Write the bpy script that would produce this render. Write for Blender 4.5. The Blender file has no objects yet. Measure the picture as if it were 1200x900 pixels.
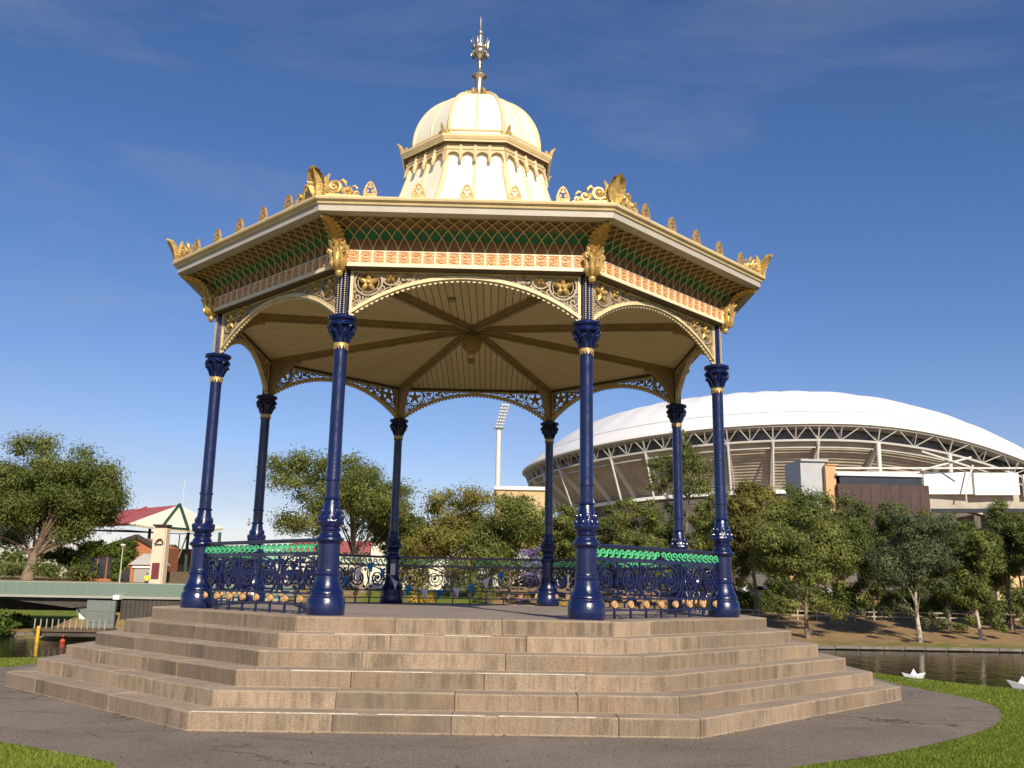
import bpy, math, random
import numpy as np
from mathutils import Vector, Matrix
PI = math.pi
rad = math.radians
sc = bpy.context.scene
COL = sc.collection
random.seed(7)

# ------------------------------------------------------------------ camera
CF, CPIT, CROL, CYAW = 1086.18, 0.21310719, 0.01807836, 0.02722624
CAM = Vector((0.299387, -16.413829, 1.524479))
_F = Vector((math.sin(CYAW)*math.cos(CPIT), math.cos(CYAW)*math.cos(CPIT), math.sin(CPIT)))
_R0 = Vector((math.cos(CYAW), -math.sin(CYAW), 0))
_U0 = _R0.cross(_F)
_R = math.cos(CROL)*_R0 + math.sin(CROL)*_U0
_U = -math.sin(CROL)*_R0 + math.cos(CROL)*_U0
cd = bpy.data.cameras.new('camera')
cam = bpy.data.objects.new('camera', cd)
COL.objects.link(cam)
cd.sensor_width = 36.0
cd.lens = CF/1200*36
cd.clip_end = 6000
cam.matrix_world = Matrix(((_R.x, _U.x, -_F.x, CAM.x), (_R.y, _U.y, -_F.y, CAM.y), (_R.z, _U.z, -_F.z, CAM.z), (0, 0, 0, 1)))
sc.camera = cam

def at(px, py, D):
    """the place in the world seen at photo pixel px, py and D metres in front (along +y) of the camera"""
    d = _F + _R*((px-600)/CF) - _U*((py-450)/CF)
    return CAM + d*(D/d.y)

# ------------------------------------------------------------------ materials
def _mixcol(nt, a, b, fac=None, mode='MIX'):
    n = nt.nodes.new('ShaderNodeMix'); n.data_type = 'RGBA'; n.blend_type = mode
    n.clamp_factor = True
    for s, v in ((6, a), (7, b)):
        if isinstance(v, (tuple, list)): n.inputs[s].default_value = (*v[:3], 1)
        else: nt.links.new(v, n.inputs[s])
    if fac is not None:
        if isinstance(fac, (int, float)): n.inputs[0].default_value = fac
        else: nt.links.new(fac, n.inputs[0])
    return n.outputs[2]

def noise(nt, scale, detail=4, rough=.55, vec=None, coord='Object', mscale=None):
    if vec is None:
        tc = nt.nodes.new('ShaderNodeTexCoord'); vec = tc.outputs[coord]
    if mscale:
        m = nt.nodes.new('ShaderNodeMapping'); m.inputs['Scale'].default_value = mscale
        nt.links.new(vec, m.inputs['Vector']); vec = m.outputs[0]
    n = nt.nodes.new('ShaderNodeTexNoise')
    n.inputs['Scale'].default_value = scale; n.inputs['Detail'].default_value = detail; n.inputs['Roughness'].default_value = rough
    nt.links.new(vec, n.inputs['Vector'])
    return n.outputs[0]

def ramp(nt, v, a, b, lo=0., hi=1.):
    n = nt.nodes.new('ShaderNodeMapRange')
    n.inputs[1].default_value = a; n.inputs[2].default_value = b
    n.inputs[3].default_value = lo; n.inputs[4].default_value = hi
    nt.links.new(v, n.inputs[0])
    return n.outputs[0]

def math_(nt, op, a, b=None):
    n = nt.nodes.new('ShaderNodeMath'); n.operation = op
    for i, v in enumerate((a, b)):
        if v is None: continue
        if isinstance(v, (int, float)): n.inputs[i].default_value = v
        else: nt.links.new(v, n.inputs[i])
    return n.outputs[0]

def attr(nt, name):
    n = nt.nodes.new('ShaderNodeAttribute'); n.attribute_name = name
    return n.outputs['Fac']

def bump(nt, bs, h, strength=.3, dist=.02):
    n = nt.nodes.new('ShaderNodeBump'); n.inputs['Strength'].default_value = strength; n.inputs['Distance'].default_value = dist
    nt.links.new(h, n.inputs['Height']); nt.links.new(n.outputs[0], bs.inputs['Normal'])

def newmat(name):
    m = bpy.data.materials.new(name); m.use_nodes = True
    nt = m.node_tree
    return m, nt, nt.nodes['Principled BSDF']

def mat(name, col, rough=.5, metal=0., var=.18, scale=3., bmp=0., bscale=40., coat=0., spec=None, dirt=None, mscale=None):
    m, nt, bs = newmat(name)
    f = noise(nt, scale, 5, mscale=mscale)
    f = ramp(nt, f, .3, .7)
    dk = tuple(c*(1-var) for c in col); lt = tuple(min(1, c*(1+var*.8)) for c in col)
    c = _mixcol(nt, dk, lt, f)
    if dirt:
        g = ramp(nt, noise(nt, dirt[1], 6, .7), .5, .75, 0, dirt[2])
        c = _mixcol(nt, c, dirt[0], g)
    nt.links.new(c, bs.inputs['Base Color'])
    bs.inputs['Roughness'].default_value = rough; bs.inputs['Metallic'].default_value = metal
    r = ramp(nt, noise(nt, scale*2.3, 3), .25, .75, max(.02, rough-.12), min(1, rough+.12)); nt.links.new(r, bs.inputs['Roughness'])
    if coat: bs.inputs['Coat Weight'].default_value = coat; bs.inputs['Coat Roughness'].default_value = .08
    if spec is not None: bs.inputs['Specular IOR Level'].default_value = spec
    if bmp: bump(nt, bs, noise(nt, bscale, 4), bmp, .02)
    return m

M = {}
M['navy'] = mat('navy_gloss_paint', (.0045, .0115, .072), .26, 0, .3, 4, .15, 60, coat=.3, dirt=((.03, .03, .06), 6, .15))
M['gilt'] = mat('gilt_paint', (.68, .46, .17), .38, .5, .35, 14, .35, 40)
M['oldgilt'] = mat('old_gilt_paint', (.50, .33, .14), .5, .35, .4, 22, .3, 60)
M['ochre'] = mat('ochre_gilt_paint', (.62, .34, .07), .45, .35, .35, 18, .3, 60)
M['brass_ball'] = mat('tan_gilt_paint', (.62, .38, .17), .5, .1, .2, 20)
M['cream'] = mat('cream_paint', (.78, .60, .34), .42, 0, .1, 3, .05, 30, dirt=((.35, .28, .16), 5, .35))
M['iron_cream'] = mat('cream_ironwork_paint', (.74, .60, .35), .45, 0, .2, 9)
M['tan_iron'] = mat('stone_ironwork_paint', (.38, .30, .20), .5, 0, .25, 9)
M['pelmet'] = mat('shaded_tan_cream', (.60, .45, .25), .5, 0, .12, 4)  # tan cream, darkened for the shadow of the lantern cornice
M['palecream'] = mat('pale_cream_paint', (.86, .81, .66), .45, 0, .06, 1.5, .04, 12, dirt=((.5, .45, .34), 3, .25))
M['fascia'] = mat('warm_grey_paint', (.52, .47, .41), .45, 0, .08, 3)
M['soffit_shade'] = mat('soffit_shade_paint', (.10, .065, .035), .6, 0, .15, 4)  # shadow under cornice and frieze put into the soffit colour
M['brown'] = mat('chocolate_paint', (.19, .098, .032), .55, 0, .2, 6)
M['redbrown'] = mat('red_brown_paint', (.23, .10, .04), .55, 0, .2, 6)
M['green'] = mat('bottle_green_paint', (.010, .15, .055), .45, 0, .2, 6)
M['brightgreen'] = mat('jade_green_paint', (.10, .58, .28), .4, 0, .12, 8)
M['midgreen'] = mat('mid_green_paint', (.012, .16, .06), .5, 0, .15, 8)
M['lattice'] = mat('lattice_paint', (.54, .39, .17), .5, 0, .15, 10)
M['ivory'] = mat('ivory_paint', (.82, .72, .50), .45, 0, .08, 5)
def peach_mat():
    m, nt, bs = newmat('peach_relief_paint')
    w = nt.nodes.new('ShaderNodeTexWave'); w.wave_type = 'RINGS'; w.inputs['Scale'].default_value = 9; w.inputs['Distortion'].default_value = 5
    w.inputs['Detail'].default_value = 1; w.inputs['Detail Scale'].default_value = 2
    tc = nt.nodes.new('ShaderNodeTexCoord'); nt.links.new(tc.outputs['Object'], w.inputs['Vector'])
    c = _mixcol(nt, (.66, .32, .15), (.82, .44, .22), ramp(nt, w.outputs['Fac'], .1, .5))
    nt.links.new(c, bs.inputs['Base Color']); bs.inputs['Roughness'].default_value = .5
    bump(nt, bs, w.outputs['Fac'], .5, .02)
    return m
M['peach'] = peach_mat()
M['silver'] = mat('weathered_silver_gilt', (.50, .44, .36), .3, .8, .3, 20)
M['white_device'] = mat('white_plastic', (.75, .75, .72), .4)
M['flag_white'] = mat('white_flag_cloth', (.74, .74, .78), .8, 0, .08, 8)
M['flag_blue'] = mat('blue_flag_cloth', (.02, .22, .52), .8, 0, .12, 8)
M['cord'] = mat('white_cord', (.6, .6, .6), .8)

def ceiling_mat():
    m, nt, bs = newmat('ceiling_boards')
    tc = nt.nodes.new('ShaderNodeTexCoord')
    sx = nt.nodes.new('ShaderNodeSeparateXYZ'); nt.links.new(tc.outputs['Object'], sx.inputs[0])
    fr = math_(nt, 'FRACT', math_(nt, 'MULTIPLY', sx.outputs[0], 1/.115))
    g = math_(nt, 'ABSOLUTE', math_(nt, 'SUBTRACT', fr, .5))
    groove = ramp(nt, g, .42, .48)
    bd = math_(nt, 'FLOOR', math_(nt, 'MULTIPLY', sx.outputs[0], 1/.115))
    wn = nt.nodes.new('ShaderNodeTexWhiteNoise'); wn.noise_dimensions = '1D'; nt.links.new(bd, wn.inputs['W'])
    c = _mixcol(nt, (.86, .68, .36), (.93, .76, .43), wn.outputs[0])
    c = _mixcol(nt, c, (.58, .44, .24), ramp(nt, noise(nt, 1.3, 6, .65), .55, .8, 0, .35))
    c = _mixcol(nt, c, (.17, .12, .06), groove)
    nt.links.new(c, bs.inputs['Base Color']); bs.inputs['Roughness'].default_value = .55
    bump(nt, bs, math_(nt, 'SUBTRACT', 1., groove), .6, .01)
    return m
M['ceiling'] = ceiling_mat()
M['ceil_rib'] = mat('ceiling_rib_paint', (.36, .25, .12), .5, 0, .15, 4)

def stone_mat(name, dark=1.):
    m, nt, bs = newmat(name)
    b = attr(nt, 'block')
    c = _mixcol(nt, (.235*dark, .182*dark, .136*dark), (.47*dark, .36*dark, .255*dark), b)
    # vertical rain streaks
    s = ramp(nt, noise(nt, 1.0, 6, .72, mscale=(7, 7, .8)), .45, .60)
    s2 = ramp(nt, noise(nt, .8, 4, .6), .38, .58)
    c = _mixcol(nt, c, (.115*dark, .09*dark, .065*dark), math_(nt, 'MULTIPLY', math_(nt, 'MULTIPLY', s, s2), .72))
    s3 = ramp(nt, noise(nt, 1.0, 4, .7, mscale=(26, 26, 2.2)), .5, .68)
    c = _mixcol(nt, c, (.14*dark, .105*dark, .075*dark), math_(nt, 'MULTIPLY', s3, .55))
    # arrises worn pale by feet
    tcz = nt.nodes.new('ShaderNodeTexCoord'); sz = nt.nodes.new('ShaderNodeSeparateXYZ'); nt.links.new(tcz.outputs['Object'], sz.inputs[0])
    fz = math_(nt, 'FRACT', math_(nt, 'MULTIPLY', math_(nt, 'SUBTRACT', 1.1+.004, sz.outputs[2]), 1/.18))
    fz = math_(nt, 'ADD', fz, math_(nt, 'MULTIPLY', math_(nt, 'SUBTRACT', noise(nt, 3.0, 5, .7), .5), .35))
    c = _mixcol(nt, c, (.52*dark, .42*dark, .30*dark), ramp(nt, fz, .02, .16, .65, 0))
    # blotches and grain
    g = ramp(nt, noise(nt, 2.2, 6, .7), .5, .72)
    c = _mixcol(nt, c, (.42*dark, .27*dark, .13*dark), math_(nt, 'MULTIPLY', g, .4))
    sp = ramp(nt, noise(nt, 70, 3, .6), .40, .66)
    c = _mixcol(nt, c, (.10, .08, .06), math_(nt, 'MULTIPLY', sp, .42))
    big = ramp(nt, noise(nt, .9, 6, .75), .48, .7)
    c = _mixcol(nt, c, (.16, .13, .10), math_(nt, 'MULTIPLY', big, .45))
    # trodden tops are greyer
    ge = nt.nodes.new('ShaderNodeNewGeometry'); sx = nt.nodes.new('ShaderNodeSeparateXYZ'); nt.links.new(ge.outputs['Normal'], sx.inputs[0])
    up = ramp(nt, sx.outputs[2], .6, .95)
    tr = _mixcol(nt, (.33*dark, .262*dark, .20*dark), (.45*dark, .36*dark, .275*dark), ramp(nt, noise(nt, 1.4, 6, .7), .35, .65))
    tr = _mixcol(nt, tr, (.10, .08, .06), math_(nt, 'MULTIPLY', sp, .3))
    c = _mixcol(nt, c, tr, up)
    nt.links.new(c, bs.inputs['Base Color']); bs.inputs['Roughness'].default_value = .85
    bs.inputs['Specular IOR Level'].default_value = .25
    hh = math_(nt, 'ADD', noise(nt, 55, 5, .7), math_(nt, 'MULTIPLY', noise(nt, 6, 5, .6), .8))
    bump(nt, bs, hh, .55, .015)
    return m
M['stone'] = stone_mat('sandstone_blocks')
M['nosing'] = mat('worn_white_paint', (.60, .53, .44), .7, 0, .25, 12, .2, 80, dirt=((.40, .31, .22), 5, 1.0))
def floor_mat():
    m, nt, bs = newmat('bandstand_floor')
    c = _mixcol(nt, (.25, .205, .17), (.36, .295, .245), ramp(nt, noise(nt, 1.1, 6, .65), .3, .7))
    c = _mixcol(nt, c, (.10, .085, .075), ramp(nt, noise(nt, 150, 2), .45, .8, 0, .5))
    nt.links.new(c, bs.inputs['Base Color']); bs.inputs['Roughness'].default_value = .8
    bump(nt, bs, noise(nt, 90, 3), .3, .01)
    return m
M['floor'] = floor_mat()

def asphalt_mat():
    m, nt, bs = newmat('worn_asphalt')
    c = _mixcol(nt, (.185, .15, .12), (.30, .25, .205), ramp(nt, noise(nt, .55, 7, .65), .3, .7))
    # old cracks and dribbles running along the path
    w = noise(nt, 1.0, 6, .7, mscale=(.35, 1.6, 1))
    c = _mixcol(nt, c, (.055, .044, .036), ramp(nt, w, .56, .72, 0, .75))
    v = nt.nodes.new('ShaderNodeTexVoronoi'); v.inputs['Scale'].default_value = 95
    tc = nt.nodes.new('ShaderNodeTexCoord'); nt.links.new(tc.outputs['Object'], v.inputs['Vector'])
    cs = nt.nodes.new('ShaderNodeSeparateXYZ'); nt.links.new(v.outputs['Color'], cs.inputs[0])
    c = _mixcol(nt, c, (.38, .32, .26), ramp(nt, cs.outputs[0], .55, 1, 0, .6))
    c = _mixcol(nt, c, (.045, .036, .03), ramp(nt, cs.outputs[1], .65, 1, 0, .6))
    vd = nt.nodes.new('ShaderNodeTexVoronoi'); vd.feature = 'DISTANCE_TO_EDGE'; vd.inputs['Scale'].default_value = .5
    mp = nt.nodes.new('ShaderNodeMapping'); mp.inputs['Scale'].default_value = (.7, 1.3, 1)
    ad = nt.nodes.new('ShaderNodeVectorMath'); ad.operation = 'MULTIPLY_ADD'
    nn = nt.nodes.new('ShaderNodeTexNoise'); nn.inputs['Scale'].default_value = 2.5; nn.inputs['Detail'].default_value = 5
    nt.links.new(tc.outputs['Object'], nn.inputs['Vector']); nt.links.new(nn.outputs['Color'], ad.inputs[0]); ad.inputs[1].default_value = (.9, .9, 0)
    nt.links.new(tc.outputs['Object'], mp.inputs['Vector']); nt.links.new(mp.outputs[0], ad.inputs[2]); nt.links.new(ad.outputs[0], vd.inputs['Vector'])
    cr = math_(nt, 'MULTIPLY', ramp(nt, vd.outputs['Distance'], .004, .014, 1, 0), ramp(nt, noise(nt, .7, 3), .5, .6))
    c = _mixcol(nt, c, (.04, .033, .027), math_(nt, 'MULTIPLY', cr, .75))
    nt.links.new(c, bs.inputs['Base Color']); bs.inputs['Roughness'].default_value = .9; bs.inputs['Specular IOR Level'].default_value = .25
    hh = math_(nt, 'SUBTRACT', math_(nt, 'ADD', v.outputs['Distance'], noise(nt, 30, 4)), cr)
    bump(nt, bs, hh, .7, .012)
    return m
M['asphalt'] = asphalt_mat()

def ground_mat():
    m, nt, bs = newmat('ground_grass_and_earth')
    gr = _mixcol(nt, (.11, .15, .022), (.19, .22, .045), ramp(nt, noise(nt, 1.5, 7, .7), .3, .7))
    dry = _mixcol(nt, (.24, .16, .085), (.38, .265, .14), ramp(nt, noise(nt, .6, 7, .7), .3, .7))
    k = attr(nt, 'dry')
    kk = ramp(nt, math_(nt, 'ADD', k, math_(nt, 'MULTIPLY', math_(nt, 'SUBTRACT', noise(nt, .35, 6, .7), .5), 1.6)), .35, .65)
    c = _mixcol(nt, gr, dry, kk)
    nt.links.new(c, bs.inputs['Base Color']); bs.inputs['Roughness'].default_value = .95; bs.inputs['Specular IOR Level'].default_value = .1
    bump(nt, bs, noise(nt, 12, 6, .75), .8, .08)
    return m
M['ground'] = ground_mat()

def water_mat():
    m, nt, bs = newmat('lake_water')
    bs.inputs['Base Color'].default_value = (.030, .026, .012, 1)
    bs.inputs['Roughness'].default_value = .06; bs.inputs['IOR'].default_value = 1.33
    a = noise(nt, .9, 3, .55, mscale=(1, .45, 1)); b = noise(nt, 3.6, 3, .5, mscale=(1, .5, 1))
    bump(nt, bs, math_(nt, 'ADD', a, math_(nt, 'MULTIPLY', b, .4)), .22, .18)
    return m
M['water'] = water_mat()

def leaf_mat(name, a, b, c3, trans=.35):
    m, nt, bs = newmat(name)
    t = attr(nt, 'tint')
    oi = nt.nodes.new('ShaderNodeObjectInfo')
    tt = math_(nt, 'ADD', t, math_(nt, 'MULTIPLY', math_(nt, 'SUBTRACT', oi.outputs['Random'], .5), .35))
    c = _mixcol(nt, a, b, ramp(nt, tt, .1, .7)); c = _mixcol(nt, c, c3, ramp(nt, tt, .7, 1.1))
    nt.links.new(c, bs.inputs['Base Color']); bs.inputs['Roughness'].default_value = .55; bs.inputs['Specular IOR Level'].default_value = .3
    tr = nt.nodes.new('ShaderNodeBsdfTranslucent'); nt.links.new(c, tr.inputs['Color'])
    mx = nt.nodes.new('ShaderNodeMixShader'); mx.inputs[0].default_value = trans
    nt.links.new(bs.outputs[0], mx.inputs[1]); nt.links.new(tr.outputs[0], mx.inputs[2])
    nt.links.new(mx.outputs[0], nt.nodes['Material Output'].inputs['Surface'])
    return m
M['leaf'] = leaf_mat('gum_leaves', (.125, .155, .038), (.26, .285, .072), (.40, .39, .13), .42)
M['leafdark'] = leaf_mat('dark_gum_leaves', (.095, .125, .032), (.19, .22, .060), (.31, .31, .10), .42)
M['leafgrey'] = leaf_mat('grey_green_leaves', (.10, .125, .055), (.20, .225, .10), (.32, .33, .17), .4)
M['leafolive'] = leaf_mat('olive_leaves', (.15, .145, .035), (.30, .275, .065), (.44, .39, .11), .4)
M['leafgreen'] = leaf_mat('green_leaves', (.07, .12, .02), (.14, .20, .035), (.22, .26, .06))
M['leafpurple'] = leaf_mat('purple_blossom', (.16, .12, .28), (.30, .24, .46), (.40, .34, .56))
M['leafyellow'] = leaf_mat('yellow_leaves', (.35, .24, .02), (.55, .38, .04), (.7, .5, .08))
M['ivy'] = leaf_mat('ivy_leaves', (.07, .12, .015), (.15, .20, .028), (.24, .26, .05))
M['dryleaf'] = leaf_mat('dry_leaves', (.10, .055, .025), (.26, .16, .07), (.40, .29, .15), .1)
M['grass'] = leaf_mat('lawn_blades', (.15, .205, .022), (.25, .31, .04), (.40, .37, .10), .35)
def bark_mat(name, a, b, c3):
    m, nt, bs = newmat(name)
    c = _mixcol(nt, a, b, ramp(nt, noise(nt, 1.2, 6, .65, mscale=(1, 1, .35)), .35, .65))
    c = _mixcol(nt, c, c3, ramp(nt, noise(nt, 3, 5, .7, mscale=(1, 1, .25)), .55, .7, 0, .8))
    nt.links.new(c, bs.inputs['Base Color']); bs.inputs['Roughness'].default_value = .85
    bump(nt, bs, noise(nt, 14, 4, .6, mscale=(1, 1, .3)), .5, .05)
    return m
M['bark'] = bark_mat('grey_brown_bark', (.17, .12, .085), (.28, .21, .155), (.09, .065, .045))
M['palebark'] = bark_mat('pale_gum_bark', (.48, .40, .32), (.62, .55, .46), (.24, .17, .12))
M['white'] = mat('white_roof_sheet', (.82, .82, .82), .5, 0, .04, .12)
M['whitesteel'] = mat('white_steel', (.66, .66, .63), .45, 0, .06, .4)
M['greysteel'] = mat('grey_steel', (.46, .45, .42), .5, 0, .1, .4)
M['stand'] = mat('grandstand_underside', (.42, .38, .32), .8, 0, .2, .25)
M['darkglass'] = mat('dark_glass', (.035, .042, .05), .12, 0, .2, .3)
M['clerestory'] = mat('grey_glazing', (.11, .115, .12), .35, 0, .5, .35)
M['palegrey'] = mat('pale_grey_cladding', (.42, .44, .47), .6, 0, .08, .5)
M['lowerwall'] = mat('dark_lower_cladding', (.12, .11, .10), .8, 0, .25, .3)
M['concrete'] = mat('concrete', (.36, .34, .31), .85, 0, .12, .5, .2, 4, dirt=((.18, .16, .14), .8, .5))
M['edging'] = mat('grey_edging_stone', (.20, .18, .155), .9, 0, .25, 1.5, .3, 6)
M['darkconcrete'] = mat('stained_shaded_concrete', (.075, .066, .055), .9, 0, .3, .8, .2, 4)  # its darkness also stands for the shade under the bridge
M['buff'] = mat('buff_render', (.60, .44, .23), .85, 0, .1, .3, .1, 3)
M['apricot'] = mat('apricot_render', (.62, .38, .20), .85, 0, .1, .3, .1, 3)
M['maroon'] = mat('maroon_cladding', (.055, .025, .022), .6, 0, .15, .5)
M['offwhite'] = mat('off_white_sheet', (.84, .84, .82), .6, 0, .05, .3)
M['redroof'] = mat('faded_red_roof', (.43, .10, .10), .6, 0, .12, .6)
M['creamroof'] = mat('cream_roof_sheet', (.80, .77, .62), .6, 0, .05, .4)
M['pylon'] = mat('cream_pylon_render', (.66, .57, .43), .8, 0, .08, .6)
M['sign'] = mat('maroon_sign', (.17, .035, .04), .5, 0, .1, 2)
M['darkmark'] = mat('dark_brown_paint', (.05, .03, .025), .6)
M['darkgreenpaint'] = mat('dark_green_paint', (.02, .07, .04), .5)
M['terracotta'] = mat('terracotta_tiles', (.42, .14, .06), .8, 0, .2, 3)
M['timber'] = mat('weathered_timber', (.12, .085, .055), .9, 0, .3, 3, mscale=(6, 6, .6))
M['paletimber'] = mat('pale_weathered_timber', (.42, .35, .27), .9, 0, .2, 4)
def brick_mat():
    m, nt, bs = newmat('red_brick')
    b = nt.nodes.new('ShaderNodeTexBrick'); b.inputs['Scale'].default_value = 2.2
    b.inputs['Color1'].default_value = (.36, .10, .04, 1); b.inputs['Color2'].default_value = (.46, .15, .06, 1); b.inputs['Mortar'].default_value = (.36, .26, .18, 1)
    b.inputs['Mortar Size'].default_value = .02
    tc = nt.nodes.new('ShaderNodeTexCoord'); mp = nt.nodes.new('ShaderNodeMapping'); mp.inputs['Rotation'].default_value = (PI/2, 0, 0)
    nt.links.new(tc.outputs['Object'], mp.inputs['Vector']); nt.links.new(mp.outputs[0], b.inputs['Vector'])
    nt.links.new(b.outputs['Color'], bs.inputs['Base Color']); bs.inputs['Roughness'].default_value = .9
    return m
M['brick'] = brick_mat()
def glass_mat():
    m, nt, bs = newmat('green_tinted_glass')
    bs.inputs['Base Color'].default_value = (.36, .41, .365, 1); bs.inputs['Roughness'].default_value = .08
    tr = nt.nodes.new('ShaderNodeBsdfTransparent'); tr.inputs['Color'].default_value = (.62, .78, .72, 1)
    mx = nt.nodes.new('ShaderNodeMixShader'); mx.inputs[0].default_value = .62
    nt.links.new(bs.outputs[0], mx.inputs[1]); nt.links.new(tr.outputs[0], mx.inputs[2])
    nt.links.new(mx.outputs[0], nt.nodes['Material Output'].inputs['Surface'])
    return m
M['glass'] = glass_mat()
M['deck'] = mat('bridge_fascia', (.36, .36, .32), .6, 0, .1, .5)
M['tile'] = mat('grey_green_wall_panel', (.17, .19, .175), .55, 0, .15, .8)
M['yellow'] = mat('yellow_paint', (.75, .45, .03), .5)
M['hivis'] = mat('hi_vis_yellow_cloth', (.62, .80, .05), .8)
M['skin'] = mat('skin', (.45, .25, .17), .6)
M['hair'] = mat('dark_hair', (.03, .02, .015), .7)
M['trousers'] = mat('dark_trousers', (.03, .035, .05), .8)
M['buoyred'] = mat('red_buoy', (.50, .06, .03), .5)
M['boat'] = mat('white_folded_sheet', (.78, .80, .80), .5, 0, .05, 2)
M['carwhite'] = mat('white_car_paint', (.75, .76, .78), .3, 0, .03, 1, coat=.5)
M['carsilver'] = mat('silver_car_paint', (.40, .42, .45), .3, .5, .03, 1, coat=.5)
M['cardark'] = mat('dark_car_paint', (.02, .022, .03), .3, 0, .03, 1, coat=.5)
M['rubber'] = mat('black_rubber', (.02, .02, .02), .8)
M['lampglass'] = mat('lamp_reflector', (.50, .50, .48), .35, .3, .2, 3)

# ------------------------------------------------------------------ mesh helper
class MB:
    def __init__(s): s.v = []; s.f = []; s.m = []; s.b = []; s.cur = 0; s.blk = 0.
    def add(s, vs, fs):
        o = len(s.v); s.v.extend(tuple(p) for p in vs)
        for f in fs: s.f.append(tuple(i+o for i in f)); s.m.append(s.cur); s.b.append(s.blk)
        return s
    def box(s, c, d, rz=0., top=None):
        """centre c, full size d; top = (sx, sy) scales the upper face"""
        x, y, z = d[0]/2, d[1]/2, d[2]/2
        tx, ty = top or (1, 1)
        P = [(-x, -y, -z), (x, -y, -z), (x, y, -z), (-x, y, -z), (-x*tx, -y*ty, z), (x*tx, -y*ty, z), (x*tx, y*ty, z), (-x*tx, y*ty, z)]
        cs, sn = math.cos(rz), math.sin(rz)
        return s.add([(c[0]+p[0]*cs-p[1]*sn, c[1]+p[0]*sn+p[1]*cs, c[2]+p[2]) for p in P],
                     [(3, 2, 1, 0), (4, 5, 6, 7), (0, 1, 5, 4), (1, 2, 6, 5), (2, 3, 7, 6), (3, 0, 4, 7)])
    def hull8(s, P):
        return s.add(P, [(3, 2, 1, 0), (4, 5, 6, 7), (0, 1, 5, 4), (1, 2, 6, 5), (2, 3, 7, 6), (3, 0, 4, 7)])
    def lathe(s, prof, n=24, c=(0, 0, 0), mtx=None, a0=0., cap=True, rmod=None):
        vs = []; k = len(prof)
        for j in range(n):
            a = a0+2*PI*j/n
            for (r, z) in prof:
                rr = r*(rmod(a, z) if rmod else 1)
                p = Vector((rr*math.cos(a), rr*math.sin(a), z))
                if mtx: p = mtx @ p
                vs.append((p.x+c[0], p.y+c[1], p.z+c[2]))
        fs = []
        for j in range(n):
            j2 = (j+1) % n
            for i in range(k-1): fs.append((j*k+i, j2*k+i, j2*k+i+1, j*k+i+1))
        if cap:
            fs.append(tuple(j*k for j in reversed(range(n)))); fs.append(tuple(j*k+k-1 for j in range(n)))
        return s.add(vs, fs)
    def tube(s, pts, r, n=6, cap=True):
        pts = [Vector(p) for p in pts]; k = len(pts)
        rs = r if isinstance(r, (list, tuple)) else [r]*k
        T = []
        for i in range(k):
            t = pts[min(i+1, k-1)]-pts[max(i-1, 0)]
            T.append(t.normalized() if t.length > 1e-9 else Vector((0, 0, 1)))
        ref = Vector((0, 0, 1)) if abs(T[0].z) < .9 else Vector((1, 0, 0))
        N = (ref-T[0]*ref.dot(T[0])).normalized(); vs = []
        for i in range(k):
            N = N-T[i]*N.dot(T[i])
            if N.length < 1e-6: N = T[i].orthogonal()
            N.normalize(); B = T[i].cross(N)
            for j in range(n):
                a = 2*PI*j/n; q = pts[i]+(N*math.cos(a)+B*math.sin(a))*rs[i]
                vs.append(tuple(q))
        fs = []
        for i in range(k-1):
            for j in range(n):
                j2 = (j+1) % n; fs.append((i*n+j, i*n+j2, (i+1)*n+j2, (i+1)*n+j))
        if cap: fs.append(tuple(reversed(range(n)))); fs.append(tuple((k-1)*n+j for j in range(n)))
        return s.add(vs, fs)
    def bar(s, p, q, w, h=None):
        """square-section bar"""
        p, q = Vector(p), Vector(q); t = (q-p).normalized(); h = h or w
        ref = Vector((0, 0, 1)) if abs(t.z) < .95 else Vector((0, 1, 0))
        a = t.cross(ref).normalized()*w/2; b = a.cross(t).normalized()*h/2
        return s.hull8([p-a-b, p+a-b, p+a+b, p-a+b, q-a-b, q+a-b, q+a+b, q-a+b])
    def band(s, pts, w, w0, w1, mp, closed=False):
        """strip of width w along a 2-D curve, from depth w0 to w1; mp(u, v, depth) gives the place"""
        k = len(pts); L = []; Rr = []
        ws = w if isinstance(w, (list, tuple)) else [w]*k
        for i in range(k):
            if closed: a, b = pts[(i-1) % k], pts[(i+1) % k]
            else: a, b = pts[max(i-1, 0)], pts[min(i+1, k-1)]
            dx, dy = b[0]-a[0], b[1]-a[1]; l = math.hypot(dx, dy) or 1
            nx, ny = -dy/l*ws[i]/2, dx/l*ws[i]/2
            L.append((pts[i][0]+nx, pts[i][1]+ny)); Rr.append((pts[i][0]-nx, pts[i][1]-ny))
        vs = []
        for i in range(k): vs += [mp(*L[i], w0), mp(*Rr[i], w0), mp(*Rr[i], w1), mp(*L[i], w1)]
        fs = []
        for i in range(k if closed else k-1):
            a, b = i*4, ((i+1) % k)*4
            for j in range(4): fs.append((a+j, a+(j+1) % 4, b+(j+1) % 4, b+j))
        if not closed: fs.append((3, 2, 1, 0)); e = (k-1)*4; fs.append((e, e+1, e+2, e+3))
        return s.add(vs, fs)
    def prism(s, poly, w0, w1, mp):
        k = len(poly)
        vs = [mp(*p, w0) for p in poly]+[mp(*p, w1) for p in poly]
        fs = [tuple(range(k)), tuple(range(2*k-1, k-1, -1))]
        for i in range(k): fs.append((i, i+k, (i+1) % k+k, (i+1) % k))
        return s.add(vs, fs)
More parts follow.
